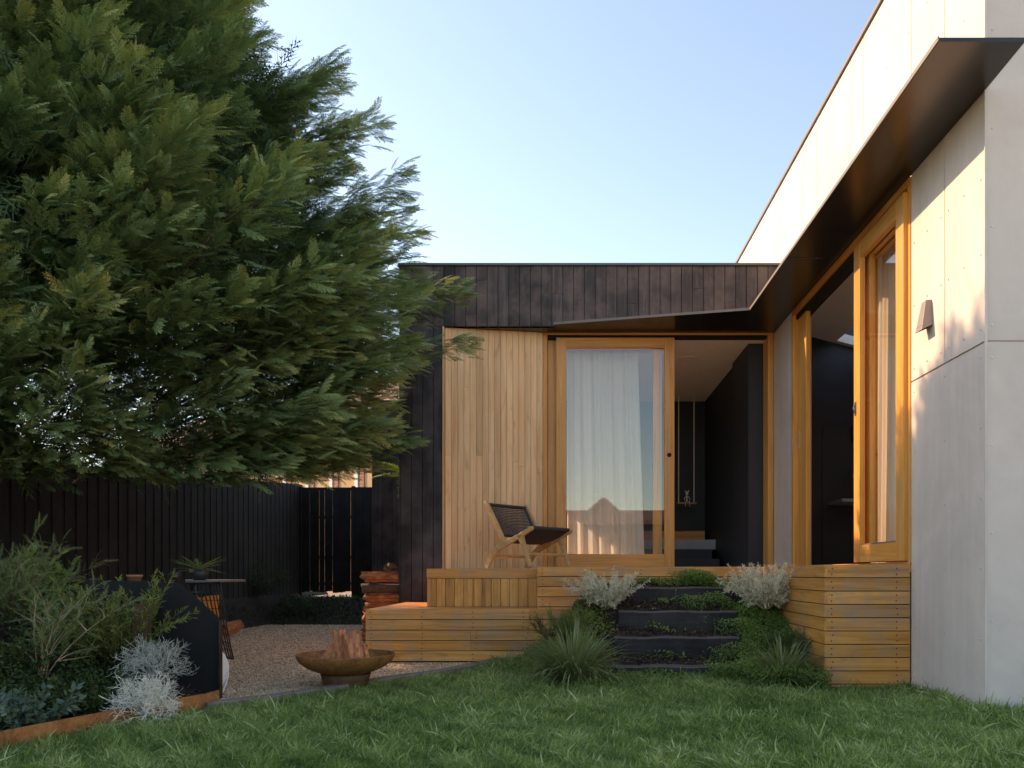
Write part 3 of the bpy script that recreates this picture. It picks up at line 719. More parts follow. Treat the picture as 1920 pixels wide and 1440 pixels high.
m = MB(); m.box(-1.74, .3, 7.11, YM - .005, -.05, ZB - .025); m.box(-1.74, XD0 - .01, YM, 8.9, -.05, ZB - .025); m.build('joist_frame', 'steel_black', step)
seat = thing('timber_bench', (-.8, 7.63, .575), 'timber box seat with upright boards standing on the bench step', 'bench')
m = MB(); x = -1.318
while x < XD0 - .05: m.box(x + .001, min(x + .0845, XD0 - .006), 7.632, 7.65, ZB + .001, .846); x += .0875
m.build('upright_boards', 'deck_v', seat, bevel=.002)
m = MB(); m.box(-1.322, XD0 - .006, 7.625, 7.65, .850, .94); m.build('edge_board', 'deck_x', seat, bevel=.002)
m = MB(); y = 7.655
while y < 8.98: m.box(-1.32, XD0 - .006, y, y + .084, .918, .939); y += .088
m.build('seat_boards', 'deck_x', seat, bevel=.002)
m = MB(); y = 7.652
while y < 8.9: m.box(-1.322, -1.302, y, y + .084, ZB + .001, .915); y += .088
m.build('side_boards', 'deck_v', seat, bevel=.002)

# sleepers
for i, (x0, x1, y, zt, lab) in enumerate(((.54, 1.525, 6.9, .775, 'topmost dark timber sleeper step just below the deck boards'), (.44, 1.42, 6.6, .583, 'second dark timber sleeper step from the deck'),
        (.387, 1.378, 6.3, .392, 'third dark timber sleeper step from the deck'), (.332, 1.312, 6.0, .20, 'lowest dark timber sleeper step half sunk in the lawn'))):
    m = MB(); n = 26; prof = []
    rr = random.Random(i)
    def fn(u, v, n=n):
        pass
    ring = []; vs = []; fs = []
    for k in range(n + 1):
        x = x0 + (x1 - x0) * k / n
        dz = .003 * math.sin(k * .5 + i) + rr.uniform(-.0015, .0015); dy = rr.uniform(-.003, .003)
        vs += [(x, y + .008 + dy, zt - .20), (x, y + dy, zt - .10 + rr.uniform(-.008, .008)), (x, y + dy + rr.uniform(0, .006), zt - .012 + dz), (x, y + .014, zt + dz), (x, y + .12, zt + dz + .002), (x, y + .20, zt - .003), (x, y + .21, zt - .2)]
    q = 7
    for k in range(n):
        for j in range(q): a = k * q + j; b = k * q + (j + 1) % q; fs.append((a, a + q, b + q, b))
    fs += [tuple(range(q - 1, -1, -1))[::-1], tuple(n * q + j for j in range(q))[::-1]]
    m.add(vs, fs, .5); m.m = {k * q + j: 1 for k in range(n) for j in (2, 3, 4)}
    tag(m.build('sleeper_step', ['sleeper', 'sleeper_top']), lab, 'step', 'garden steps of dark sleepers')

# ------------------------------------------------------------ curtains
def curtain(name, p0, p1, z0, z1, folds, amp, label, flare=0, phase=0):
    m = MB(); p0, p1 = Vector((*p0, 0)), Vector((*p1, 0)); d = (p1 - p0); L = d.length; d.normalize(); n = Vector((-d.y, d.x, 0))
    def fn(u, v):
        w = L * (1 + flare * (1 - v)); s = u * w
        a = amp * (math.sin(u * folds * 2 * math.pi + phase + .35 * math.sin(v * 3)) + .45 * math.sin(u * folds * 3.3 * math.pi + 1.1 + v) ) * (.6 + .4 * (1 - v))
        p = p0 + d * s + n * a; return (p.x, p.y, z0 + (z1 - z0) * v)
    m.grid(fn, 220, 14); o = m.build(name, 'curtain', None, True); tag(o, label, 'curtain'); return o
curtain('curtain', (.02, 9.52), (.86, 9.52), ZD + .01, 3.60, 7, .028, 'white sheer curtain behind the front glass door', .10)
curtain('curtain', (XW + .24, 6.12), (XW + .24, 6.80), ZD + .02, 3.60, 6, .03, 'cream curtain behind the side glass door in sun', .05, 1)

# ------------------------------------------------------------ wall light
m = MB(); yc, zc_ = 5.27, CH + (1074 - 600) / 280
y0, y1, zt, zb = yc + .05, yc - .05, zc_ + .098, zc_ - .09
top = [(XW, yc - .032, zt), (XW, yc + .032, zt), (XW - .04, yc + .032, zt - .004), (XW - .04, yc - .032, zt - .004)]
bot = [(XW, yc - .05, zb + .02), (XW, yc + .05, zb + .02), (XW - .075, yc + .05, zb - .015), (XW - .075, yc - .05, zb - .015)]
wl = thing('wall_light', (XW, yc, zc_), 'small tapered taupe wall light on the sunlit sheet wall', 'lamp')
m.add([Vector(v) for v in bot + top], [(4, 5, 6, 7), (0, 1, 5, 4), (1, 2, 6, 5), (2, 3, 7, 6), (3, 0, 4, 7)], .5)
m.build('lamp_body', 'lamp', wl, bevel=.002)
m = MB(); ins = [Vector(v) for v in bot]; c = sum(ins, Vector()) / 4
i2 = [c + (v - c) * .86 for v in ins]; i3 = [v + Vector((0, 0, .03)) for v in i2]
m.add(i3, [(0, 3, 2, 1)], .5); m.add(i2 + i3, [(0, 1, 5, 4), (1, 2, 6, 5), (2, 3, 7, 6), (3, 0, 4, 7)], .5); m.build('lamp_reflector', 'lamp_in', wl)

# ------------------------------------------------------------ lounge chair
def lounge_chair():
    th = R(52); wv = Vector((math.cos(th), math.sin(th), 0)); fv = Vector((math.sin(th), -math.cos(th), 0))
    org = Vector(((913 - CX) / 184., 8.17, ZD)); W = .62
    t = thing('lounge_chair', org, 'low teak lounge chair with dark woven cord seat on the deck', 'chair')
    def pt(u, w, s): return org + fv * u + wv * s + Vector((0, 0, w))
    for s in (0.0, W):
        def beam(path, ws, nm):
            """flat shaped timber: path of (u,w), heights ws, thickness 3.4cm"""
            m = MB(); n = len(path); vs = []
            for i, (u, w) in enumerate(path):
                a = path[max(i - 1, 0)]; b = path[min(i + 1, n - 1)]; dx, dz = b[0] - a[0], b[1] - a[1]; L = math.hypot(dx, dz); px, pz = -dz / L, dx / L
                for sd, k in ((s - .017, 1), (s + .017, 1), (s + .017, -1), (s - .017, -1)): vs.append(pt(u + px * k * ws[i] / 2, w + pz * k * ws[i] / 2, sd))
            fs = [(i * 4 + j, i * 4 + (j + 1) % 4, (i + 1) * 4 + (j + 1) % 4, (i + 1) * 4 + j) for i in range(n - 1) for j in range(4)] + [(3, 2, 1, 0), tuple((n - 1) * 4 + j for j in range(4))]
            m.add(vs, fs, .5); return m.build(nm, 'chairwood', t, bevel=.004)
        beam([(0.0, .0), (.04, .07), (.10, .145), (.17, .20), (.25, .235), (.36, .275), (.47, .32), (.585, .372)], [.05, .052, .056, .065, .066, .05, .046, .036], 'side_rail')
        beam([(.455, .315), (.48, .25), (.51, .17), (.55, .08), (.585, .0)], [.07, .052, .044, .038, .034], 'front_leg')
        beam([(.235, .245), (.17, .36), (.10, .48), (.02, .61), (-.02, .672)], [.05, .048, .044, .038, .034], 'back_post')
        m = MB(); m.tube([pt(.585, .378, s - .02), pt(.585, .378, s + .02)], .024, 12, .5); m.build('rail_knob', 'chairwood', t)
    m = MB(); m.tube([pt(.53, .13, .02), pt(.53, .13, W - .02)], .016, 8, .5); m.build('stretcher', 'chairwood', t)
    m = MB(); m.tube([pt(.075, .115, .02), pt(.075, .115, W - .02)], .016, 8, .5); m.build('stretcher', 'chairwood', t)
    # back weave with open gaps
    m = MB()
    b0, b1 = (.185, .325), (-.005, .645); S0, S1 = .02, W - .02
    def bp(a, s): 
        sag = -.035 * math.sin(math.pi * s) * math.sin(math.pi * a)
        return pt(b0[0] + (b1[0] - b0[0]) * a + sag, b0[1] + (b1[1] - b0[1]) * a + sag * .5, S0 + (S1 - S0) * s)
    nrm = (bp(1, .5) - bp(0, .5)).cross(wv).normalized()
    m.tube([bp(0, 0), bp(0, 1)], .017, 8, .2); m.tube([bp(1, 0), bp(1, 1)], .017, 8, .2)
    m.tube([bp(0, .03), bp(.5, .03), bp(1, .03)], .015, 6, .2); m.tube([bp(0, .97), bp(.5, .97), bp(1, .97)], .015, 6, .2)
    for i in range(38):
        a = .04 + .92 * i / 37
        m.tube([bp(a, s / 10) + nrm * (.003 if i % 2 else -.003) for s in range(11)], .0034, 4, random.random())
    for i in range(30):
        s = .06 + .88 * i / 29
        for off in (-.005, .005): m.tube([bp(a / 8, s + off * .6) for a in range(9)], .0028, 4, random.random())
    m.build('back_weave', 'cord', t)
    m = MB(); s0, s1 = (.225, .25), (.585, .378)
    def sp(a, s, dz=0):
        sag = .07 * math.sin(math.pi * min(1, a * 1.0)) * (.35 + .65 * math.sin(math.pi * s))
        return pt(s0[0] + (s1[0] - s0[0]) * a, s0[1] + (s1[1] - s0[1]) * a - sag + dz + .01, S0 + (S1 - S0) * s)
    m.tube([sp(1, 0), sp(1, 1)], .019, 8, .3); m.tube([sp(0, 0), sp(0, 1)], .017, 8, .3)
    for i in range(60):
        a = i / 59; m.tube([sp(a, s / 8) for s in range(9)], .0046, 4, random.random())
    for i in range(36):
        s = i / 35; m.tube([sp(a / 10, s, -.004) for a in range(11)], .006, 4, random.random())
    m.build('seat_weave', 'cord', t)
lounge_chair()

# ------------------------------------------------------------ fire bowl and wood
BX, BY, BZ = (649 - CX) / 269.6, 5.56, .105
bowl = thing('fire_bowl', (BX, BY, BZ), 'round rusted steel fire bowl on a drum foot on the gravel', 'fire pit')
m = MB(); prof = []
for k in range(13):
    a = k / 12; r = .335 * math.sin(a * math.pi / 2 * .98) ; prof.append((r, .075 + .155 * (1 - math.cos(a * math.pi / 2 * .98)) ** .85))
prof += [(.337, .234), (.328, .233)]
for k in range(12, -1, -1):
    a = k / 12; prof.append((.326 * math.sin(a * math.pi / 2 * .98), .083 + .150 * (1 - math.cos(a * math.pi / 2 * .98)) ** .85))
m.lathe(prof, (BX, BY, BZ), 72, .4); m.build('dish', 'corten_dark', bowl, True)
m = MB(); m.lathe([(.150, -.03), (.160, .06), (.172, .098), (.166, .098), (.15, .05), (.14, -.03)], (BX, BY, BZ), 48, .6); m.build('foot', 'corten_foot', bowl, True)
def split_log(name, base, axis, L, r, mat, label, seed, up=None, group=None, cat='log'):
    rg = random.Random(seed); axis = Vector(axis).normalized(); u = (up or axis.orthogonal()); u = Vector(u); u = (u - axis * u.dot(axis)).normalized(); w = axis.cross(u)
    n = 14; vs = []; base = Vector(base)
    ang0 = rg.uniform(0, 6); shape = []
    for k in range(n):
        a = 2 * math.pi * k / n
        if k < 6: rr = r * rg.uniform(.92, 1.05)
        else: rr = r * (.58 + .30 * abs(math.sin((k - 6) / 8 * math.pi * 2))) * rg.uniform(.88, 1.10)
        shape.append((math.cos(a + ang0) * rr, math.sin(a + ang0) * rr))
    st = 8
    for i in range(st + 1):
        t = i / st; dx, dy = .06 * r * math.sin(t * 3 + seed), .06 * r * math.cos(t * 4 + seed)
        for k, (x, y) in enumerate(shape):
            j = 1 + rg.uniform(-.05, .05); e = 0
            if i in (0, st): e = rg.uniform(-.03, .03)
            vs.append(base + axis * (t * L + e) + u * (x * j + dx) + w * (y * j + dy))
    fs = [(i * n + k, i * n + (k + 1) % n, (i + 1) * n + (k + 1) % n, (i + 1) * n + k) for i in range(st) for k in range(n)]
    fs += [tuple(range(n - 1, -1, -1)), tuple(st * n + k for k in range(n))]
    m = MB()
    off = base; m.v = [tuple(v) for v in vs]; m.f = fs; m.r = [rg.random() * .2 + .4 for _ in fs]
    o = m.build(name, mat)
    # keep origin at the base
    o.location = base
    for v in o.data.vertices: v.co -= base
    return tag(o, label, cat, group)
split_log('split_log', (BX - .150, BY - .02, BZ + .15), (.34, .0, .40), .27, .058, 'log', 'red split log lying slanted at the left of the fire bowl', 1, group='logs in the fire bowl')
split_log('split_log', (BX - .012, BY - .05, BZ + .12), (-.10, .05, 1), .275, .046, 'log', 'narrow red split log upright between two logs in the fire bowl', 2, group='logs in the fire bowl')
split_log('split_log', (BX + .092, BY - .06, BZ + .12), (-.12, .0, 1), .26, .070, 'log', 'broad pale red split log standing upright in the fire bowl', 3, group='logs in the fire bowl')
split_log('split_log', (BX + .14, BY + .02, BZ + .13), (-.2, .3, .45), .16, .05, 'log', 'short split log behind the broad upright log in the fire bowl', 4, group='logs in the fire bowl')
# log stack beside the black wall
r_ = random.Random(5); z = .105
k = 0
lab = ['lowest log of the pile beside the black wall', 'second lowest log of the pile beside the black wall', 'third log up in the pile beside the black wall', 'dark grey barked log in the middle of the visible log pile', 'orange split log on top of the log pile layer']
names = ['lowest split log hidden behind the bench step', 'second split log up, hidden behind the bench step', 'split log at the height of the bench boards', 'split log level with the bench top', 'purplish split log just above the bench step', 'dark barked log under the top orange log', 'bright orange split log at the top of the pile by the black wall']
for q, lb in enumerate(names):
    split_log('firewood_log', (-2.27 - .04 * r_.random(), 9.12 + .03 * r_.uniform(-1, 1), .165 + .113 * q), (1, .08 * r_.uniform(-1, 1), .03 * r_.uniform(-1, 1)), .43, .066, 'bark' if q == 5 else 'log_x', lb, 20 + q, Vector((0, .3, 1)), 'firewood stacked by the black wall')
split_log('firewood_log', (-1.99, 8.98, .955), (0, 1, 0), .35, .052, 'bark', 'round grey log end on top of the pile', 33, group='firewood stacked by the black wall')

# ------------------------------------------------------------ fence, gate
XFN = -4.79; YGATE = 14.4
def ftop(y): return CH + .93 + .085 * (y - 6.5)
fence = thing('paling_fence', (XFN, 9, .3), 'long black timber paling fence behind the garden bed', 'fence')
m = MB(); y = 2.5
while y < YGATE - .02:
    w = .17; m.hexa([(XFN, y, 0), (XFN, y + w, 0), (XFN - .018, y + w, 0), (XFN - .018, y, 0), (XFN, y, ftop(y)), (XFN, y + w, ftop(y)), (XFN - .018, y + w, ftop(y)), (XFN - .018, y, ftop(y))])
    m.hexa([(XFN + .008, y + w - .02, 0), (XFN + .008, y + w + .035, 0), (XFN + .001, y + w + .035, 0), (XFN + .001, y + w - .02, 0), (XFN + .008, y + w - .02, ftop(y) + .0), (XFN + .008, y + w + .035, ftop(y)), (XFN + .001, y + w + .035, ftop(y)), (XFN + .001, y + w - .02, ftop(y))])
    y += .185
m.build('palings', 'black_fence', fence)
m = MB()
for dz in (.25, 1.0): m.hexa([(XFN - .06, 2.5, ftop(2.5) - dz), (XFN - .06, YGATE, ftop(YGATE) - dz), (XFN - .02, YGATE, ftop(YGATE) - dz), (XFN - .02, 2.5, ftop(2.5) - dz), (XFN - .06, 2.5, ftop(2.5) - dz + .08), (XFN - .06, YGATE, ftop(YGATE) - dz + .08), (XFN - .02, YGATE, ftop(YGATE) - dz + .08), (XFN - .02, 2.5, ftop(2.5) - dz + .08)])
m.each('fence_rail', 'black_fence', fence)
zg0, zg1 = CH - .37, CH + 1.53
gate = thing('garden_gate', (-4.3, YGATE, zg0), 'tall black slatted gate with thin gaps of light at the end', 'gate')
m = MB(); xs = -4.74; rg = random.Random(3)
while xs < -3.86:
    w = rg.choice((.045, .07, .09)); g = rg.choice((.001, .001, .002, .007)); 
    m.box(xs, xs + w, YGATE, YGATE + .02, zg0 + rg.uniform(0, .05), zg1); xs += w + g
m.build('gate_slats', 'black_fence', gate)
m = MB()
for z in (zg0 + .15, zg0 + .62, zg1 - .55, zg1 - .04): m.box(-4.76, -3.84, YGATE + .022, YGATE + .05, z, z + .05)
m.each('gate_rail', 'black_fence', gate)
m = MB(); m.box(-4.80, -4.745, YGATE - .02, YGATE + .06, 0, zg1 + .03); m.build('gate_post', 'black_fence', gate)
m = MB(); m.box(-3.845, -3.79, YGATE - .02, YGATE + .06, 0, zg1 + .03); m.build('gate_post', 'black_fence', gate)
fp = thing('fence_panel', (-3.5, YGATE, .3), 'short black board fence panel between the gate and tall wall', 'fence')
m = MB(); vboards(m, -3.785, -2.8, YGATE, YGATE, .1, zg1 + .01, .15, gap=.003); m.box(-3.78, -2.8, YGATE + .01, YGATE + .03, .1, zg1, .2); m.build('panel_boards', 'black_fence', fp)
sw = thing('side_building', (-2.5, 11.6, 0), 'tall dark navy boarded side wall beyond the black corner', 'wall')
m = MB(); vboards(m, -2.80, XL - .05, 11.6, 11.6, .2, CH + 2.5, .15, gap=.003); m.box(-2.79, XL - .05, 11.63, 13.0, .2, CH + 2.49, .2); m.build('wall_boards', 'black_blue', sw)
m = MB(); m.box(-4.75, -3.8, 13.6, 18.0, .3, .47); m.build('path', 'paving')['kind'] = 'structure'

# ------------------------------------------------------------ neighbours
nb = thing('neighbour_house', (-11, 26, 0), 'orange rendered neighbour house with brick strips beyond the gate', 'house')
def rotp(x, y, c=(-9.2, 24), a=R(-38)):
    return (c[0] + x * math.cos(a) - y * math.sin(a), c[1] + x * math.sin(a) + y * math.cos(a))
def rbox(m, x0, x1, y0, y1, z0, z1):
    p = [rotp(x, y) for x, y in ((x0, y0), (x1, y0), (x1, y1), (x0, y1))]; m.prism(p, z0, z1)
m = MB(); rbox(m, -9, 6, 0, 6, -.05, 5.0); m.build('wall', 'render', nb)
m = MB()
for x in np.arange(-8.4, 5.5, 1.1): rbox(m, x, x + .22, -.03, 0, .5, 4.7)
m.each('brick_strip', 'brick', nb)
m = MB()
for x in np.arange(-8.4, 5.5, 1.1): rbox(m, x - .14, x - .01, -.05, 0, .9, 4.4)
m.each('window_frame', 'white', nb)
m = MB(); p = [rotp(*q) for q in ((-9.5, -.5), (6.5, -.5), (6.5, 6.5), (-9.5, 6.5), (-9.5, 3), (6.5, 3))]
m.add([(*p[0], 5), (*p[1], 5), (*p[2], 5), (*p[3], 5), (*p[4], 7), (*p[5], 7)], [(0, 1, 5, 4), (3, 4, 5, 2), (1, 2, 5), (0, 4, 3)]); m.build('roof', 'tile', nb)
# the house across, behind the camera: it shows only as the reflection in the front door glass
rb = thing('house_behind', (1.5, -20, 0), 'low tiled house with a small gable, mirrored in the door glass', 'house')
m = MB(); m.box(-14, 16, -26, -20, -.05, CH + 2.3); m.build('wall', 'dark_render', rb)
m = MB(); m.prism([(-14.4, -20.4), (-14.4, -19.6), (16.4, -19.6), (16.4, -20.4)], CH + 2.32, CH + 2.5)
m.add([(-14.4, -19.6, CH + 2.5), (16.4, -19.6, CH + 2.5), (16.4, -22.5, CH + 3.2), (-14.4, -22.5, CH + 3.2), (16.4, -26, CH + 2.5), (-14.4, -26, CH + 2.5)], [(1, 0, 3, 2), (2, 3, 5, 4)]); m.build('roof', 'tile', rb)
gx = (1130 - CX) * 38.6 / F; m = MB()
m.add([(gx - 1.25, -19.3, CH + 2.3), (gx + 1.25, -19.3, CH + 2.3), (gx, -19.3, CH + 3.5), (gx - 1.25, -22, CH + 2.3), (gx + 1.25, -22, CH + 2.3), (gx, -22, CH + 3.5)], [(0, 2, 1), (0, 3, 5, 2), (2, 5, 4, 1)]); m.build('gable', 'render_pink', rb)
m = MB()
for sx in (-1, 1): m.bar((gx, -19.28, CH + 3.53), (gx + sx * 1.4, -19.28, CH + 2.3), .08, .12)
m.each('barge_board', 'flash', rb)

# ------------------------------------------------------------ conifer
def conifer():
    C0 = np.array([-5.1, 7.0]); t = thing('conifer_tree', (C0[0], C0[1], 0), 'huge feathery dark green conifer overhanging the fence and deck', 'tree')
    zs = np.array([.5, .82, 1.09, 1.67, 2.3, 2.87, 3.45, 3.8, 4.39, 4.79, 5.4, 6.0, 6.5]) + CH
    rs = np.array([2.0, 2.75, 3.05, 3.5, 3.85, 3.7, 3.45, 3.22, 2.98, 2.70, 2.1, 1.2, .2])
    sp = Soup(); tw = MB()
    rg = np.random.default_rng(11)
    nb_ = 800
    u = rg.random(nb_)
    zz = np.interp(u, np.linspace(0, 1, 13), np.interp(np.linspace(0, 1, 13), np.linspace(0, 1, 5), [CH + .85, CH + 1.8, CH + 3.1, CH + 4.5, CH + 6.3]))
    # most boughs on the side that faces the garden
    th = np.where(rg.random(nb_) < .87, rg.uniform(R(-150), R(35), nb_), rg.uniform(R(35), R(210), nb_))
    k = 0
    for z, a in zip(zz, th):
        rad = np.interp(z, zs, rs) * (1 + np.clip(rg.normal() * .075, -.16, .13))
        depth = 1.0 if rg.random() < .62 else rg.uniform(.72, .93)
        rad *= depth
        o = np.array([math.cos(a), math.sin(a) * .78, 0]); 
        lift = .46 + .5 * np.clip((z - 3) / 4, 0, 1) - .35 * np.clip((2.4 - z), 0, 1)
        tip = np.array([C0[0], C0[1], z]) + o * rad
        ax = np.array([o[0], o[1], lift]); ax /= np.linalg.norm(ax)
        L = rg.uniform(.95, 1.5) * (.6 + .4 * rad / 4); 
        start = tip - ax * L
        side = np.cross(ax, [0, 0, 1]); side /= np.linalg.norm(side); up = np.cross(side, ax)
        n = int(rg.uniform(84, 112) * L / 1.2)
        s = rg.random(n) ** .75
        wd = .30 * (1 - s ** 1.6) + .025
        off = rg.uniform(-1, 1, n) * wd; offu = rg.normal(size=n) * .10 * (1 - s * .6)
        droop = -.22 * s ** 2 * L
        pos = start + ax * (s * L)[:, None] + side * off[:, None] + up * offu[:, None]; pos[:, 2] += droop * .6 - np.abs(off) * .25
        d = ax * (.85 + .3 * s)[:, None] + side * (off / (wd + .01) * .75)[:, None] + rg.normal(size=(n, 3)) * .22; d[:, 2] += -.10 * s + rg.normal(size=n) * .20
        nrm = np.tile(up, (n, 1)) * .8 + rg.normal(size=(n, 3)) * .45 + np.array([.15, -.35, .3])
        Mx = frames(d, nrm); sc = rg.uniform(.13, .26, n) * (1 - .15 * s)
        # tone paints in light and shade: bough tips lighter, inner foliage darker
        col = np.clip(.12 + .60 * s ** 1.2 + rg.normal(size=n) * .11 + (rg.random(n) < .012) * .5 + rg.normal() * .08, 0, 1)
        keep = ~((pos[:, 0] > -1.55) & (pos[:, 1] > 8.8)); keep &= pos[:, 1] > 3.4; keep &= ~((pos[:, 0] < -2.2) & (pos[:, 1] > 6.8) & (pos[:, 2] < CH + 2.2) & (rg.random(n) < .25)); keep &= pos[:, 2] > CH + .124 * pos[:, 1] + rg.normal(size=n) * .05  # low rear foliage is thinned to let sun through to the gravel
        for q in range(3):
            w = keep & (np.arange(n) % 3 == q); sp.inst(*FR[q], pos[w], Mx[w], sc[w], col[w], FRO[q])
        if k % 2 == 0 and start[2] - .9 * ax[2] > CH + 1.25: tw.tube([start - ax * .9, start, start + ax * L * .5 + Vector((0, 0, -.02 * L)), tip + Vector((0, 0, -.14 * L))] if False else [tuple(start - ax * .9), tuple(start), tuple(start + ax * L * .55), tuple(tip - ax * .1 * L + np.array([0, 0, -.13 * L]))], [.016, .010, .005, .002], 4)
        k += 1
    # interior foliage, coarser, fills the crown's volume
    n = 20000; a = rg.uniform(0, 2 * math.pi, n); z = rg.uniform(CH + .95, CH + 6.0, n); rr = np.interp(z, zs, rs) * rg.uniform(.40, .86, n)
    pos = np.stack([C0[0] + np.cos(a) * rr, C0[1] + np.sin(a) * .78 * rr, z], 1)
    keep = ~((pos[:, 2] < CH + 1.4) & (rg.random(n) < .2)) & (pos[:, 2] > CH + .13 * pos[:, 1]); keep &= ~((pos[:, 0] < -2.2) & (pos[:, 1] > 7.6) & (pos[:, 2] < CH + 2.2)); pos = pos[keep]; n = len(pos)
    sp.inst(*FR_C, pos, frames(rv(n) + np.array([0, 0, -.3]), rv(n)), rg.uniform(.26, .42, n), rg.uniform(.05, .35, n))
    n = 4500; a = rg.uniform(0, 2 * math.pi, n); z = rg.uniform(CH + 2.5, CH + 5.6, n); rr = np.interp(z, zs, rs) * rg.uniform(.15, .50, n)
    pos = np.stack([C0[0] + np.cos(a) * rr, C0[1] + np.sin(a) * .78 * rr, z], 1)
    sp.inst(*T_LEAF, pos, frames(rv(n), rv(n)), rg.uniform(.3, .45, n), rg.uniform(.0, .15, n))
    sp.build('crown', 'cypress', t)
    tw.build('branches', 'bark', t)
    m = MB(); m.tube([(C0[0], C0[1], -.05), (C0[0] + .05, C0[1], 1.5), (C0[0], C0[1] + .05, 4), (C0[0], C0[1], 6.6)], [.30, .22, .13, .03], 12); m.build('trunk', 'bark', t)
conifer()

# ------------------------------------------------------------ grass, gravel, mulch
def lawn_blades():
    s = Soup(); n = 340000
    y = 3.15 + 4.1 * RNG.random(n) ** 1.35; x = RNG.uniform(-.76, .66, n) * (y + .35)
    ok = (zone(x, y) == 0) & ~((x > XW - .02) & (y > YC - .02)) & ~((y > 7.05)) & ~((x > XD1 - .02) & (y > OY0 - .01)) & ~((x > -1.79) & (y > 7.06)) 
    cx = curb_x(y); ok &= ~((y > 4.6) & (x < cx + .055)); ok &= x > edge_x(y) + .02
    ok &= ~((x > .3) & (x < 1.35) & (y > 5.99))
    x, y = x[ok], y[ok]; n = len(x); z = H(x, y) - .004
    cl = np.sin(x * 9 + 3 * np.sin(y * 6)) * np.sin(y * 11 + 2 * np.sin(x * 7)) + .6 * np.sin(x * 23 + y * 17)
    # locally shared lean gives tufts
    la = 2.5 * np.sin(x * 4.3 + 1.7 * np.sin(y * 3.1)) + 2.2 * np.cos(y * 5.1 + x * 2.0) + RNG.normal(size=n) * 1.5
    lean = .45 + .35 * RNG.random(n) + .2 * (cl > .4)
    d = np.stack([np.cos(la) * lean, np.sin(la) * lean, np.ones(n) * .75], 1)
    side = rv(n); Mx = frames(d, np.stack([-np.cos(la) * .2 + side[:, 0] * .3, -np.sin(la) * .2 + side[:, 1] * .3, np.ones(n) * -.2], 1) * -1)
    L = (.021 + .029 * RNG.random(n)) * (1 + .28 * cl) * (1 + .8 * (RNG.random(n) < .02)); L = np.clip(L, .018, .12)
    edge_boost = ((x > .2) & (x < 1.5) & (y > 5.85)) | ((x > -1.0) & (x < 0) & (y > 6.6)) | (x > XW - .12) | ((y > YC - .12) & (x > XW))
    L = np.where(edge_boost, L * 1.55, L)
    patch = .5 + .5 * np.sin(x * 1.7 + 1.1 * np.sin(y * 2.3)) * np.cos(y * 1.9 + x)
    col = np.clip(.12 + .46 * RNG.random(n) + .13 * cl + .16 * patch + (RNG.random(n) < .07) * .45, 0, 1)
    pos = np.stack([x, y, z], 1)
    for k, T in enumerate((t_blade(.040, .9, 3), t_blade(.048, .4, 3), t_blade(.034, 1.4, 4))):
        w = np.arange(n) % 3 == k; s.inst(*T, pos[w], Mx[w], L[w] * 1.25, col[w])
    tag(s.build('lawn_grass', 'grass'), 'tousled green lawn grass with paler bent blades in front', 'grass', kind='stuff')
lawn_blades()
def oct_t():
    v = np.array([[1, 0, 0], [0, 1, 0], [-1, 0, 0], [0, -1, 0], [0, 0, .6], [0, 0, -.6]], float)
    f = np.array([[0, 1, 4], [1, 2, 4], [2, 3, 4], [3, 0, 4], [1, 0, 5], [2, 1, 5], [3, 2, 5], [0, 3, 5]]); return v, f
def pebbles():
    s = Soup(); n = 110000; y = 4.65 + 7.7 * RNG.random(n) ** 1.6; x = RNG.uniform(-4.6, .2, n)
    ok = (zone(x, y) == 1) & ~((x > -1.78) & (y > 7.07)) & (x < curb_x(y) - .045); x, y = x[ok], y[ok]; n = len(x)
    pos = np.stack([x, y, H(x, y) + .002], 1); r = .0045 + .0065 * RNG.random(n) ** 2 + .0006 * (y - 4.6)
    Mx = frames(rv(n) * [1, 1, .35], np.tile([0, 0, 1.], (n, 1)) + rv(n) * .4) * np.stack([RNG.uniform(.8, 1.5, n), RNG.uniform(.7, 1, n), RNG.uniform(.6, 1, n)], 1)[:, None, :]
    s.inst(*oct_t(), pos, Mx, r, RNG.random(n))
    tag(s.build('gravel_stones', 'pebble'), 'small tan and grey gravel stones covering the fire court', 'gravel', kind='stuff')
pebbles()
def scatter_zone(n, xr, yr, cond):
    x = RNG.uniform(*xr, n); y = RNG.uniform(*yr, n); ok = cond(x, y); return x[ok], y[ok]
def chips():
    s = Soup()
    for n, xr, yr in ((26000, (-4.7, -2.1), (3.0, 5.2)), (14000, (0, 1.85), (5.7, 7.3)), (4000, (-4.7, -2), (12.2, 14.2))):
        x, y = scatter_zone(n, xr, yr, lambda x, y: zone(x, y) == 2); n = len(x); pos = np.stack([x, y, H(x, y) + .004], 1)
        s.inst(*T_LEAF, pos, frames(rv(n) * [1, 1, .3], np.tile([0, 0, 1.], (n, 1)) + rv(n) * .7), RNG.uniform(.012, .04, n), RNG.random(n) ** 1.6)
    tag(s.build('bark_mulch', 'chip'), 'dark bark mulch and fallen leaves on the garden soil', 'mulch', kind='stuff')
chips()

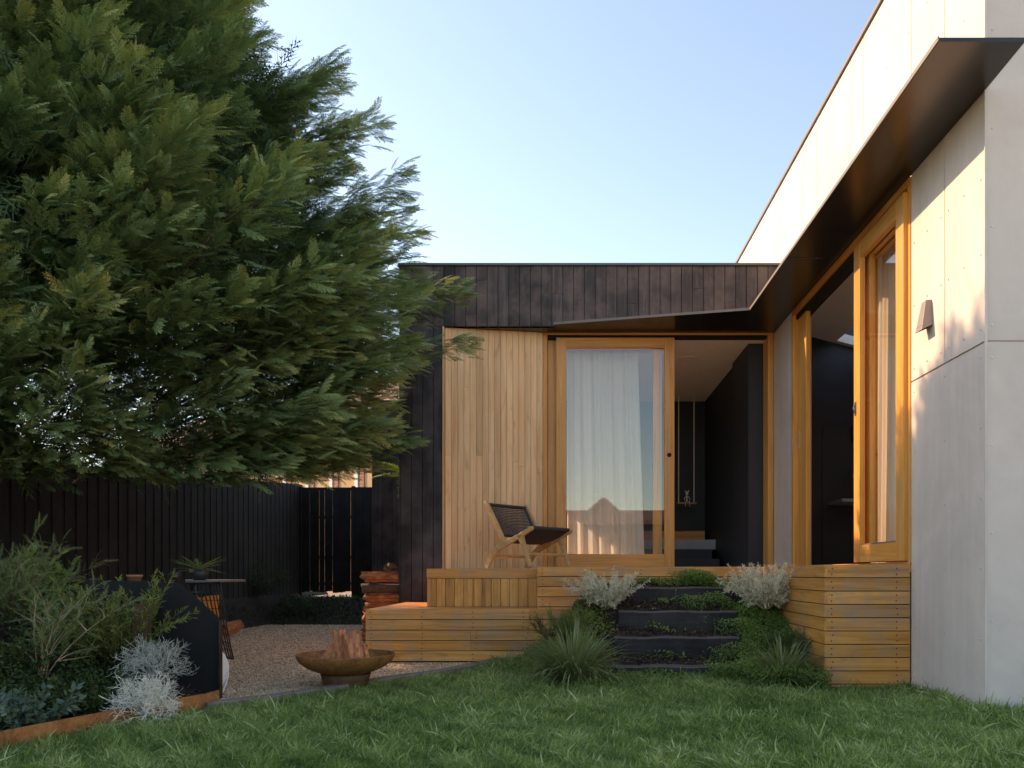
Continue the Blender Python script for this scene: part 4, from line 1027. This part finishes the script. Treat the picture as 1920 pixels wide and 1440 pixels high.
# ------------------------------------------------------------ plants
def stems(n, base, height, spread, rg, up=1.0, seg=6, curl=.25, out=None):
    """curved stems; returns list of (seg+1,3)"""
    res = []
    for i in range(n):
        a = rg.uniform(0, 2 * math.pi); t = math.sqrt(rg.random()) * spread
        L = height * rg.uniform(.7, 1.05) * math.hypot(1, .5 * t)
        d = np.array([math.cos(a) * t, math.sin(a) * t, up]); d /= np.linalg.norm(d)
        p = np.array(base, float) + np.array([math.cos(a), math.sin(a), 0]) * .03 * rg.random(); pts = [p.copy()]
        cv = rg.normal(size=3) * curl; cv[2] = -abs(curl) * .3 * t + curl * .4
        for k in range(seg): d = d + cv / seg * 1.4; d /= np.linalg.norm(d); p = p + d * L / seg; pts.append(p.copy())
        res.append(np.array(pts))
    return res
def along(st, per_m, rg, t0=.15):
    P_, D_, T_ = [], [], []
    for s in st:
        seg = np.diff(s, axis=0); L = np.linalg.norm(seg, axis=1).sum(); n = max(2, int(L * per_m))
        t = t0 + (1 - t0) * (np.arange(n) + rg.random(n) * .6) / n; t = np.clip(t, 0, .999); f = t * len(seg); i = f.astype(int)
        P_.append(s[i] + seg[i] * (f - i)[:, None]); D_.append(unit(seg[i])); T_.append(t)
    return np.concatenate(P_), np.concatenate(D_), np.concatenate(T_)
def plant(name, base, label, cat, mat, height, n, spread, leaf, lsize, per_m, seed, branch=0, angle=.8, curl=.25, stemmat='bark', stemr=.004, tone=(.25, .55), t0=.15, up=1.0, group=None, bl=.35):
    rg = np.random.default_rng(seed); base = Vector(base); base.z = float(H(base.x, base.y)) if base.z is None or base.z < -50 else base.z
    t = thing(name, base, label, cat, group); st = stems(n, base, height, spread, rg, up, 6, curl); main = list(st)
    if branch:
        sub = []
        for s in st:
            for b in range(branch):
                i = rg.integers(1, 6); d = unit(s[i + 0] - s[i - 1]) + rg.normal(size=3) * .55 + np.array([0, 0, .15]); d = unit(d); L = height * bl * rg.uniform(.5, 1.1) * (1 - i / 9)
                p = s[i].copy(); pts = [p.copy()]; cv = rg.normal(size=3) * curl
                for k in range(4): d = unit(d + cv / 4); p = p + d * L / 4; pts.append(p.copy())
                sub.append(np.array(pts))
        st = st + sub
    P_, D_, T_ = along(st, per_m, rg, t0); m_ = len(P_)
    d = D_ * (1 - angle * .6) + rv(m_) * angle; s = Soup(); T = leaf if isinstance(leaf, list) else [leaf]
    col = np.clip(tone[0] + (tone[1] - tone[0]) * T_ + rg.normal(size=m_) * .13, 0, 1); nr = rv(m_) + np.array([0, -.1, .8]); Mx = frames(d, nr); sc = lsize * rg.uniform(.65, 1.25, m_)
    for q in range(len(T)): w = np.arange(m_) % len(T) == q; s.inst(*T[q], P_[w], Mx[w], sc[w], col[w])
    s.build('foliage', mat, t)
    mb = MB()
    for q in st: mb.tube([tuple(p) for p in q], [stemr * (1 - .75 * i / (len(q) - 1)) for i in range(len(q))], 3)
    mb.build('stems', stemmat, t); return t
def gz(px, py, d):
    p = P(px, py, d); p.z = float(H(p.x, p.y)); return p
def at(px, d): 
    x = (px - CX) * d / F; return Vector((x, d, float(H(x, d)) - .01))
# silver shrubs by the steps
plant('silver_shrub', at(1138, 6.72), 'spiky silver grey shrub left of the top sleeper step', 'shrub', 'silver', .37, 56, 1.3, T_NEEDLE, .026, 320, 1, 5, .75, .3, 'palebark', .003, (.2, .75), .2)
plant('silver_shrub', at(1436, 6.55) + Vector((0, 0, .17)), 'pale silver shrub spilling over right of the top sleeper step', 'shrub', 'silver', .40, 78, 1.2, T_NEEDLE, .026, 320, 2, 6, .75, .3, 'palebark', .003, (.35, .95), .2)
# wiry cushion bushes in the bed
def wiry(base, size, nst, seed, label, mat, zr=1.0):
    rg = np.random.default_rng(seed); base = Vector(base); t = thing('cushion_bush', base, label, 'shrub', None); mb = MB()
    def grow(p, d, L, r, lv):
        pts = [tuple(p)]; cv = rg.normal(size=3) * .5
        for k in range(3): d = unit(d + cv / 3 + rg.normal(size=3) * .12); p = p + d * L / 3; pts.append(tuple(p))
        mb.tube(pts, [r, r * .9, r * .8, r * .6], 3, float(np.clip(.35 + .18 * (3 - lv) + rg.normal() * .12, 0, 1)))
        if lv > 0:
            for _ in range(3 if lv < 3 else 4): grow(p if rg.random() < .6 else np.array(pts[2]), unit(d + rg.normal(size=3) * .62 + np.array([0, 0, .12])), L * rg.uniform(.55, .8), r * .72, lv - 1)
    for i in range(nst):
        a = rg.uniform(0, 2 * math.pi); e = rg.uniform(-.1, 1.4); d = np.array([math.cos(a) * math.cos(e), math.sin(a) * math.cos(e), math.sin(e) * zr]); grow(np.array(base) + np.array([0, 0, .03]), unit(d), size * .42, .0028, 3)
    mb.build('twigs', mat, t); return t
wiry(at(272, 4.28) + Vector((0, 0, .02)), .25, 44, 3, 'bright white wiry cushion bush spilling over the rust edging', 'wiry')
wiry(at(290, 4.60) + Vector((0, 0, .17)), .27, 26, 4, 'greyer wiry cushion bush behind the bright white one', 'wiry_grey', 1.3)
# grasses
def tuft(name, base, L, n, seed, label, spread=1.0, mat='tuft'):
    rg = np.random.default_rng(seed); base = Vector(base); t = thing(name, base, label, 'grass tuft'); s = Soup(); b = np.array(base)
    a = rg.uniform(0, 2 * math.pi, n); e = rg.random(n) ** .8 * spread
    d = np.stack([np.cos(a) * e, np.sin(a) * e, np.ones(n)], 1); pos = b + np.stack([np.cos(a), np.sin(a), a * 0], 1) * (rg.random(n) * .045)[:, None]
    nr = np.stack([-np.cos(a) * .6, -np.sin(a) * .6, np.ones(n) * .8], 1) + rv(n) * .3; Mx = frames(d, nr)
    Ls = L * rg.uniform(.55, 1.12, n); col = np.clip(.3 + .4 * rg.random(n) + .2 * (rg.random(n) < .2), 0, 1)
    for q, T in enumerate((t_blade(.011, .55, 6), t_blade(.009, 1.0, 7), t_blade(.012, .28, 5))): w = np.arange(n) % 3 == q; s.inst(*T, pos[w], Mx[w], Ls[w], col[w])
    s.build('blades', mat, t); return t
tuft('grass_tuft', at(1075, 5.72) + Vector((0, 0, -.01)), .54, 760, 5, 'large arching grass tuft left of the lowest sleeper step', .95)
tuft('grass_tuft', at(1465, 5.62) + Vector((0, 0, .0)), .42, 520, 6, 'grey green grass tuft right of the lowest sleeper step', 1.0)
tuft('grass_tuft', at(948, 6.72), .22, 70, 7, 'small straw coloured tuft at the foot of the bench step', .8)
tuft('grass_tuft', at(1105, 6.1), .26, 160, 8, 'upright bright green tuft between the large tuft and the bench', .5, 'green')
# junipers / ground covers
plant('juniper', at(1068, 6.45), 'bright green bushy juniper against the bench step', 'shrub', 'olive', .34, 26, .75, FR_S, .07, 90, 11, 4, .5, .2, tone=(.3, .7))
plant('juniper', at(1040, 6.75), 'low dark juniper spreading against the bench boards', 'shrub', 'deepgreen', .26, 20, 1.2, FR_S, .07, 90, 12, 4, .5, .2, tone=(.3, .8))
plant('juniper', at(1480, 6.05) + Vector((0, 0, .0)), 'dusky green juniper between the steps and the timber corner', 'shrub', 'deepgreen', .34, 28, .95, FR_S, .08, 80, 13, 4, .5, .2, tone=(.4, 1.0))
def mat_cover(n, fn, label, mat, size, name='ground_cover', thick=.05):
    x, y = fn(n); n = len(x); s = Soup(); h = thick * RNG.random(n) ** .7
    bump_ = .025 * np.sin(x * 14 + y * 5) * np.sin(y * 17); pos = np.stack([x, y, H(x, y) + h + bump_], 1)
    d = rv(n) + np.array([0, -.2, .2]); nr = rv(n) * .8 + np.array([0, -.4, .8]); col = np.clip(h / thick * .55 + RNG.normal(size=n) * .15 + .12, 0, 1)
    s.inst(*T_LEAF, pos, frames(d, nr), size * RNG.uniform(.6, 1.3, n), col)
    tag(s.build(name, mat), label, 'ground cover', kind='stuff')
def f_right(n):
    x = RNG.uniform(.9, 1.82, n); y = RNG.uniform(5.45, 7.25, n)
    lim = np.interp(y, [5.5, 5.9, 6.1, 6.3, 6.5, 6.62, 6.75, 6.9, 7.05, 7.25], [1.32, 1.0, 1.1, 1.40, 1.25, 1.05, .98, 1.48, 1.0, 1.0])
    ok = (x > lim + RNG.normal(size=n) * .04); 
    for (a, b, yy) in ((.54, 1.525, 6.9), (.44, 1.42, 6.6), (.387, 1.378, 6.3), (.332, 1.312, 6.0)): ok &= ~((x > a) & (x < b + .0) & (y > yy - .13) & (y < yy + .10) & (RNG.random(n) < .93))
    ok &= ~((x > 1.8) & (y > 5.55)); return x[ok], y[ok]
mat_cover(60000, f_right, 'dense green creeping ground cover right of the sleeper steps', 'green', .020, thick=.13)
def f_left(n):
    x = RNG.uniform(-.42, .45, n); y = RNG.uniform(5.6, 7.0, n); lim = np.interp(y, [5.6, 6, 6.4, 7.0], [.30, .30, .34, .36])
    ok = (x < lim + RNG.normal(size=n) * .04) & (x > -.30 + RNG.normal(size=n) * .06 - .1 * (y - 6.4)) & (y > 5.75 + RNG.normal(size=n) * .08 + .6 * np.clip(-x, 0, 1)); return x[ok], y[ok]
mat_cover(15000, f_left, 'bright green ground cover around the large tuft left of the steps', 'olive', .020, thick=.09)
def f_top(n):
    x = RNG.uniform(.6, 1.35, n); y = RNG.uniform(7.06, 7.28, n); return x, y
def lift(n): pass
mat_cover(2600, f_top, 'strip of small leaves behind the topmost sleeper step', 'green', .022, thick=.045)
def f_bed(n):
    x = RNG.uniform(-4.2, -2.3, n); y = RNG.uniform(3.2, 4.9, n); s = edge_x(y) - x
    c = np.sin(x * 5 + 1) * np.sin(y * 6) + RNG.normal(size=n) * .25; ok = (s > .12) & (s < 1.3) & (c > -.35) & (x * 0 + y < 4.7); return x[ok], y[ok]
mat_cover(44000, f_bed, 'dark low creeping plants over the soil of the garden bed', 'deepgreen', .026, thick=.14)
def f_rear(n):
    x = RNG.uniform(-4.7, -1.9, n); y = RNG.uniform(12.15, 13.8, n); return x, y
mat_cover(5000, f_rear, 'dim dark ground cover on the rear bank before the gate', 'deepgreen', .045, thick=.06)
def f_fence(n):
    x = RNG.uniform(-4.7, -3.15, n); y = RNG.uniform(5.0, 12, n); ok = x < bed_x(y) + .03 + RNG.normal(size=n) * .06; return x[ok], y[ok]
mat_cover(20000, f_fence, 'dark ground cover along the foot of the paling fence', 'deepgreen', .04, thick=.09)

def f_tread(n):
    x = RNG.uniform(.2, 1.35, n); y = RNG.choice([6.24, 6.54, 6.84, 5.95], n) + RNG.normal(size=n) * .02; c = np.sin(x * 11 + y * 20) + RNG.normal(size=n) * .3; ok = c > .6; return x[ok], y[ok]
mat_cover(2500, f_tread, 'sparse round leaved creeper growing between the sleepers', 'green', .028, thick=.05)
# bed plants
plant('leafy_shrub', at(55, 3.92), 'low blue green leafy shrub at the front of the bed', 'shrub', 'bluegreen', .26, 30, 1.3, T_LEAF, .045, 75, 21, 3, .75, .3, stemr=.0025, tone=(.2, .9))
plant('wattle_sapling', at(78, 4.45), 'ferny sapling with pale forked stem in the garden bed', 'shrub', 'wattle', .66, 7, .75, FR_S, .11, 42, 22, 5, .6, .45, 'palebark', .0042, (.2, .8), .25, 1.1)
plant('feathery_shrub', at(20, 4.9), 'feathery green shrub at the left edge before the fence', 'shrub', 'wattle', .60, 22, .9, FR_S, .10, 42, 23, 4, .6, .3, tone=(.1, .8))
plant('feathery_shrub', at(120, 5.2), 'soft grey green feathery shrub behind the pale sapling', 'shrub', 'wattle', .46, 26, .9, FR_S, .09, 46, 24, 4, .6, .3, tone=(.2, .9))
plant('rosemary_bush', at(225, 4.75), 'upright rosemary like bush with long thin stems in the bed', 'shrub', 'olive', .60, 40, .8, T_NEEDLE, .034, 170, 25, 4, .6, .3, stemr=.003, tone=(.1, .8))
plant('low_shrub', at(150, 4.25), 'low dark green spreading shrub in the middle of the garden bed', 'shrub', 'deepgreen', .26, 34, 1.5, T_LEAF, .030, 110, 31, 3, .75, .3, stemr=.002, tone=(.2, .9))
plant('low_shrub', at(30, 4.35), 'low dark green shrub in the bed at the left edge of the view', 'shrub', 'deepgreen', .26, 30, 1.4, T_LEAF, .030, 110, 32, 3, .75, .3, stemr=.002, tone=(.2, .9))
plant('low_shrub', at(180, 4.75), 'dull green rounded shrub behind the cushion bushes in the bed', 'shrub', 'olive', .34, 30, 1.0, T_NEEDLE, .034, 170, 33, 3, .75, .3, stemr=.002, tone=(.1, .6))
plant('dark_shrub', at(250, 5.6), 'broad leaved green shrub before the dark fence', 'shrub', 'green', .42, 26, .9, T_LEAF, .075, 55, 26, 3, .7, .3, tone=(.1, .6))
plant('dark_shrub', at(60, 5.9), 'broad leaved green shrub low against the fence at left', 'shrub', 'green', .52, 30, 1.0, T_LEAF, .075, 50, 27, 3, .7, .3, tone=(.1, .6))
plant('dark_fern', at(480, 12.4), 'dim fern at the far edge of the gravel', 'fern', 'deepgreen', .5, 26, 1.6, FR_S, .16, 22, 28, 2, .6, .3, tone=(.1, .7))
plant('dark_fern', at(560, 12.6), 'dim low fern before the gate on the rear bed', 'fern', 'deepgreen', .4, 24, 1.8, FR_S, .16, 22, 29, 2, .6, .3, tone=(.1, .7))
def fern(base, n, L, seed, label, droop=.6):
    rg = np.random.default_rng(seed); base = Vector(base); t = thing('tree_fern', base, label, 'fern'); s = Soup(); T = t_frond(seed, 22, 0, 72, droop, .22, .15)
    a = rg.uniform(R(-170), R(-10), n); d = np.stack([np.cos(a), np.sin(a) * .6, rg.uniform(-.1, .9, n)], 1)
    s.inst(*T, np.tile(np.array(base), (n, 1)), frames(d, np.tile([0, 0, 1.], (n, 1)) + rv(n) * .2), L * rg.uniform(.7, 1.1, n), rg.uniform(.3, .8, n)); s.build('fronds', 'green', t)
    m = MB(); m.tube([(base.x, base.y, .2), tuple(base)], [.07, .05], 8); m.build('trunk', 'bark', t)
fern((-2.06, 10.6, CH + 1.25), 13, .75, 41, 'tree fern with green fronds between the black walls')
for q, (tx, ty, hh) in enumerate(((-8.6, 9.5, 3.9), (-10.5, 13.0, 4.4), (-8.2, 13.8, 3.4), (-10.8, 8.0, 4.2))):
    plant('background_tree', (tx, ty, 0), ('leftmost dark bushy tree behind the fence under the conifer', 'tall dark bushy tree well beyond the fence', 'dark bushy tree beyond the fence nearest the orange house', 'farthest left dark tree behind the fence')[q], 'tree', 'deepgreen', hh, 46, .75, T_LEAF, .20, 15, 80 + q, 4, .9, .3, stemr=.03, tone=(.1, .7), group='dark trees beyond the fence')
plant('yellow_shrub', (-7.6, 10.5, .0), 'yellow leaved shrub glimpsed through gaps beyond the fence', 'shrub', 'yellow', 2.6, 26, .8, T_LEAF, .12, 18, 42, 3, .8, .3)
plant('yellow_shrub', (-6.6, 13.5, .0), 'second yellow shrub beyond the fence nearer the orange house', 'shrub', 'yellow', 2.6, 26, .8, T_LEAF, .12, 18, 43, 3, .8, .3)

# ------------------------------------------------------------ black steel screen and timber post
sc = thing('steel_screen', (-2.5, 4.9, .1), 'black steel wing wall with sloping top at the end of the bed', 'retaining wall')
zb = .02; m = MB()
pl = [(-2.105, zb), (-2.105, CH - .29), (-2.36, CH - .068), (-2.60, CH - .05), (-2.95, CH - .05), (-2.95, zb)]
n = len(pl); y0, y1 = 4.90, 4.908
m.add([(x, y0, z) for x, z in pl] + [(x, y1, z) for x, z in pl], [tuple(range(n)), tuple(range(2 * n - 1, n - 1, -1))] + [(i, n + i, n + (i + 1) % n, (i + 1) % n) for i in range(n)]); m.build('front_plate', 'steel_black', sc)
m = MB(); m.add([(-2.105, 4.86, zb), (-2.105, 4.899, zb), (-2.105, 4.899, CH - .292), (-2.105, 4.86, CH - .292), (-2.099, 4.86, zb), (-2.099, 4.899, zb), (-2.099, 4.899, CH - .292), (-2.099, 4.86, CH - .292)], [(0, 3, 2, 1), (4, 5, 6, 7), (0, 1, 5, 4), (1, 2, 6, 5), (2, 3, 7, 6), (3, 0, 4, 7)]); m.build('edge_angle', 'dark_metal', sc)
m = MB(); m.box(-2.95, -2.944, 4.91, 6.2, zb, CH - .05); m.build('return_plate', 'steel_black', sc)
m = MB(); p = P(271, 1154, 4.8); m.box(p.x - .043, p.x + .043, 4.74, 4.80, .2, CH - (1132 - 1074) * 4.8 / F); tag(m.build('timber_post', 'post_wood', bevel=.004), 'short brown timber post against the black steel screen', 'post')

# table with pots, wire chair, orange crate, hide throw, firewood
TX, TY, TZ = -2.92, 6.6, CH - .058
tb = thing('garden_table', (TX, TY, .105), 'dark garden table with thin pale top behind the steel screen', 'table')
m = MB(); m.box(TX - .36, TX + .14, TY - .36, TY + .36, TZ - .018, TZ); m.build('table_top', 'tabletop', tb, bevel=.003)
for sx in (-.30, -.05):
    for sy in (-.2, .3):
        m = MB(); m.tube([(TX + sx, TY + sy, .105), (TX + sx * .92, TY + sy * .92, TZ - .018)], .012, 6); m.build('leg', 'wire', tb)
pt_ = thing('plant_pot', (TX - .03, TY - .15, TZ), 'small black pot of trailing greenery on the garden table', 'pot')
m = MB(); m.lathe([(0, 0), (.045, 0), (.065, .035), (.075, .085), (.070, .085), (.06, .04), (0, .03)], (TX - .03, TY - .15, TZ), 20); m.build('pot', 'pot', pt_, True)
s = Soup(); rg = np.random.default_rng(55); n = 34; a = rg.uniform(0, 6.28, n); d = np.stack([np.cos(a), np.sin(a), rg.uniform(.0, .9, n)], 1)
s.inst(*FR_S[0], np.tile([TX - .03, TY - .15, TZ + .08], (n, 1)), frames(d, np.tile([0, 0, 1.], (n, 1))), rg.uniform(.14, .26, n), rg.uniform(.2, .8, n)); s.build('foliage', 'green', pt_)
cp = thing('cup', (TX - .17, TY - .25, TZ), 'dark handled cup beside the black pot on the table', 'cup')
m = MB(); m.lathe([(0, 0), (.03, 0), (.038, .06), (.035, .06), (.028, .006), (0, .005)], (TX - .17, TY - .25, TZ), 18); m.build('cup_body', 'pot', cp, True)
m = MB(); m.tube([(TX - .205, TY - .25, TZ + .05), (TX - .235, TY - .25, TZ + .045), (TX - .235, TY - .25, TZ + .02), (TX - .20, TY - .25, TZ + .012)], .004, 5); m.build('cup_handle', 'pot', cp)
tp = thing('terracotta_pot', P(258, 1080, 5.2), 'small terracotta pot half hidden among the bed plants', 'pot')
c = P(252, 1092, 5.2); m = MB(); m.lathe([(0, 0), (.035, 0), (.045, .055), (.05, .055), (.05, .07), (.042, .07), (.035, .02), (0, .02)], (c.x, c.y, c.z - .02), 20); m.build('pot', 'terracotta', tp, True)
m = MB(); m.box(c.x - .06, c.x + .06, c.y - .06, c.y + .06, float(H(c.x, c.y)) - .05, c.z - .021); m.build('stand', 'terracotta', tp)
wc = thing('wire_chair', (-2.55, 5.9, .105), 'black wire garden chair leaning behind the steel screen', 'chair')
def wpt(u, v):
    """shell of the chair: u across 0..1, v down the back 0..1"""
    top = P(352 + 62 * u, 1094 - 2 * u, 6.05); mid = P(372 + 50 * u, 1170, 5.95); bot = P(392 + 46 * u, 1236 - 8 * (1 - u), 5.75)
    cx = .05 * math.sin(math.pi * u); t = v
    q = top * (1 - t) * (1 - t) + mid * 2 * t * (1 - t) + bot * t * t; q.y += cx; return q
m = MB()
for i in range(9): m.tube([wpt(i / 8, k / 8) for k in range(9)], .0055, 4)
for k in range(10): m.tube([wpt(i / 8, k / 9) for i in range(9)], .0035, 4)
m.tube([wpt(0, 0), wpt(1, 0)], .006, 5); m.tube([wpt(0, 1), wpt(1, 1)], .006, 5); m.build('wire_shell', 'wire', wc)
c = P(378, 1132, 6.9); cr = thing('orange_crate', (c.x, c.y, .105), 'orange slatted crate seen through the black wire chair', 'crate')
m = MB()
for k in range(4): z = c.z - .17 + k * .06; m.box(c.x - .12, c.x + .10, c.y - .15, c.y - .14, z, z + .05)
m.build('crate_slats', 'orange', cr)
m = MB()
for sx in (-.12, .08): m.box(c.x + sx, c.x + sx + .02, c.y - .138, c.y + .15, c.z - .19, c.z + .07)
m.box(c.x - .10, c.x + .08, c.y - .1, c.y + .1, .105, c.z - .191)
m.each('crate_side', 'orange', cr)
rr = random.Random(9)
for i, (px, py, d, r, lb) in enumerate(((414, 1166, 10.0, .07, 'orange split log leaning left in the small heap by the wire chair'), (424, 1172, 10.1, .075, 'largest orange log in the middle of the small heap by the gravel'), (434, 1176, 9.9, .075, 'rounded orange log at the right of the small heap'), (422, 1186, 9.8, .06, 'short orange log at the front of the small heap'))):
    p = P(px, py, d); split_log('kindling_log', p + Vector((-.06, -.1, -.02)), (.35 * (i - 1), 1, .12 * i - .1), .26, r, 'log_x', lb, 60 + i, group='small heap of orange firewood')
# throw: pale hide hanging and pooling on the ground
def hide(u, v):
    if v < .75:
        t = v / .75; a = P(398 + (8 + 20 * math.sin(math.pi * (.12 + .70 * t))) * u, 1218 + 86 * t, 5.02); a.y += .03 * math.sin(u * 6 + t * 4)
    else:
        t = (v - .75) / .25; a = P(398 + (8 + 20 * math.sin(math.pi * .82)) * u, 1304, 5.02); a.x += t * .14 * (u + .25 * math.sin(u * 11)); a.y -= t * .22 * (.7 + .3 * u); a.z = .128 + .012 * math.sin(u * 13 + t * 4) * t
    return a
m = MB(); m.grid(hide, 16, 20); o = m.build('hide_throw', 'hide', None, True); tag(o, 'pale pinkish hide throw draped down onto the gravel', 'throw')
sd = o.modifiers.new('thick', 'SOLIDIFY'); sd.thickness = .012

# ------------------------------------------------------------ swing, figure
SW = thing('indoor_swing', (1.84, 12.2, CH + 1.06), 'narrow timber swing hanging by pale ropes inside the house', 'swing')
for x in (1.728, 1.962): 
    m = MB(); m.tube([(x, 12.2, CH + 1.07), (x, 12.2, 3.604)], .008, 6); m.build('rope', 'white', SW)
m = MB(); m.box(1.70, 1.99, 12.13, 12.27, CH + 1.045, CH + 1.07); m.build('swing_seat', 'deck_x', SW)
fg = thing('toy_figure', (1.846, 12.18, CH + 1.07), 'small white thin limbed toy figure sitting on the indoor swing', 'toy')
m = MB(); b = Vector((1.846, 12.15, CH + 1.07))
m.tube([b + Vector((0, 0, .01)), b + Vector((0, 0, .05)), b + Vector((0, 0, .10))], [.02, .013, .016], 8)
m.tube([b + Vector((0, 0, .105)), b + Vector((0, 0, .125)), b + Vector((0, 0, .15)), b + Vector((0, 0, .165))], [.008, .024, .024, .01], 8)
for sx in (-1, 1):
    m.tube([b + Vector((sx * .012, 0, .015)), b + Vector((sx * .03, -.05, .012)), b + Vector((sx * .034, -.055, -.06)), b + Vector((sx * .036, -.075, -.065))], [.009, .008, .006, .008], 6)
    m.tube([b + Vector((sx * .012, 0, .095)), b + Vector((sx * .04, -.01, .06)), b + Vector((sx * .035, -.04, .03))], [.007, .006, .006], 6)
    m.tube([b + Vector((sx * .012, 0, .155)), b + Vector((sx * .03, 0, .18))], [.006, .010], 6)
m.build('figure_body', 'white', fg, True)
vz = thing('flower_vase', (4.05, 10.75, ZD + .91), 'glass vase of leafy stems on the dark kitchen counter', 'vase')
m = MB(); m.lathe([(0, 0), (.05, 0), (.055, .12), (.035, .17), (.045, .2)], (4.05, 10.75, ZD + .911), 20); m.build('vase_body', 'win', vz, True)
s = Soup(); n = 60; rg = np.random.default_rng(5); d = np.stack([rg.normal(size=n) * .5, rg.normal(size=n) * .3, np.ones(n)], 1)
s.inst(*T_LEAF, np.array([4.05, 10.75, ZD + 1.08]) + unit(d) * rg.uniform(.05, .35, n)[:, None], frames(d + rv(n), rv(n)), rg.uniform(.05, .1, n), rg.random(n)); s.build('leaf_stems', 'olive', vz)
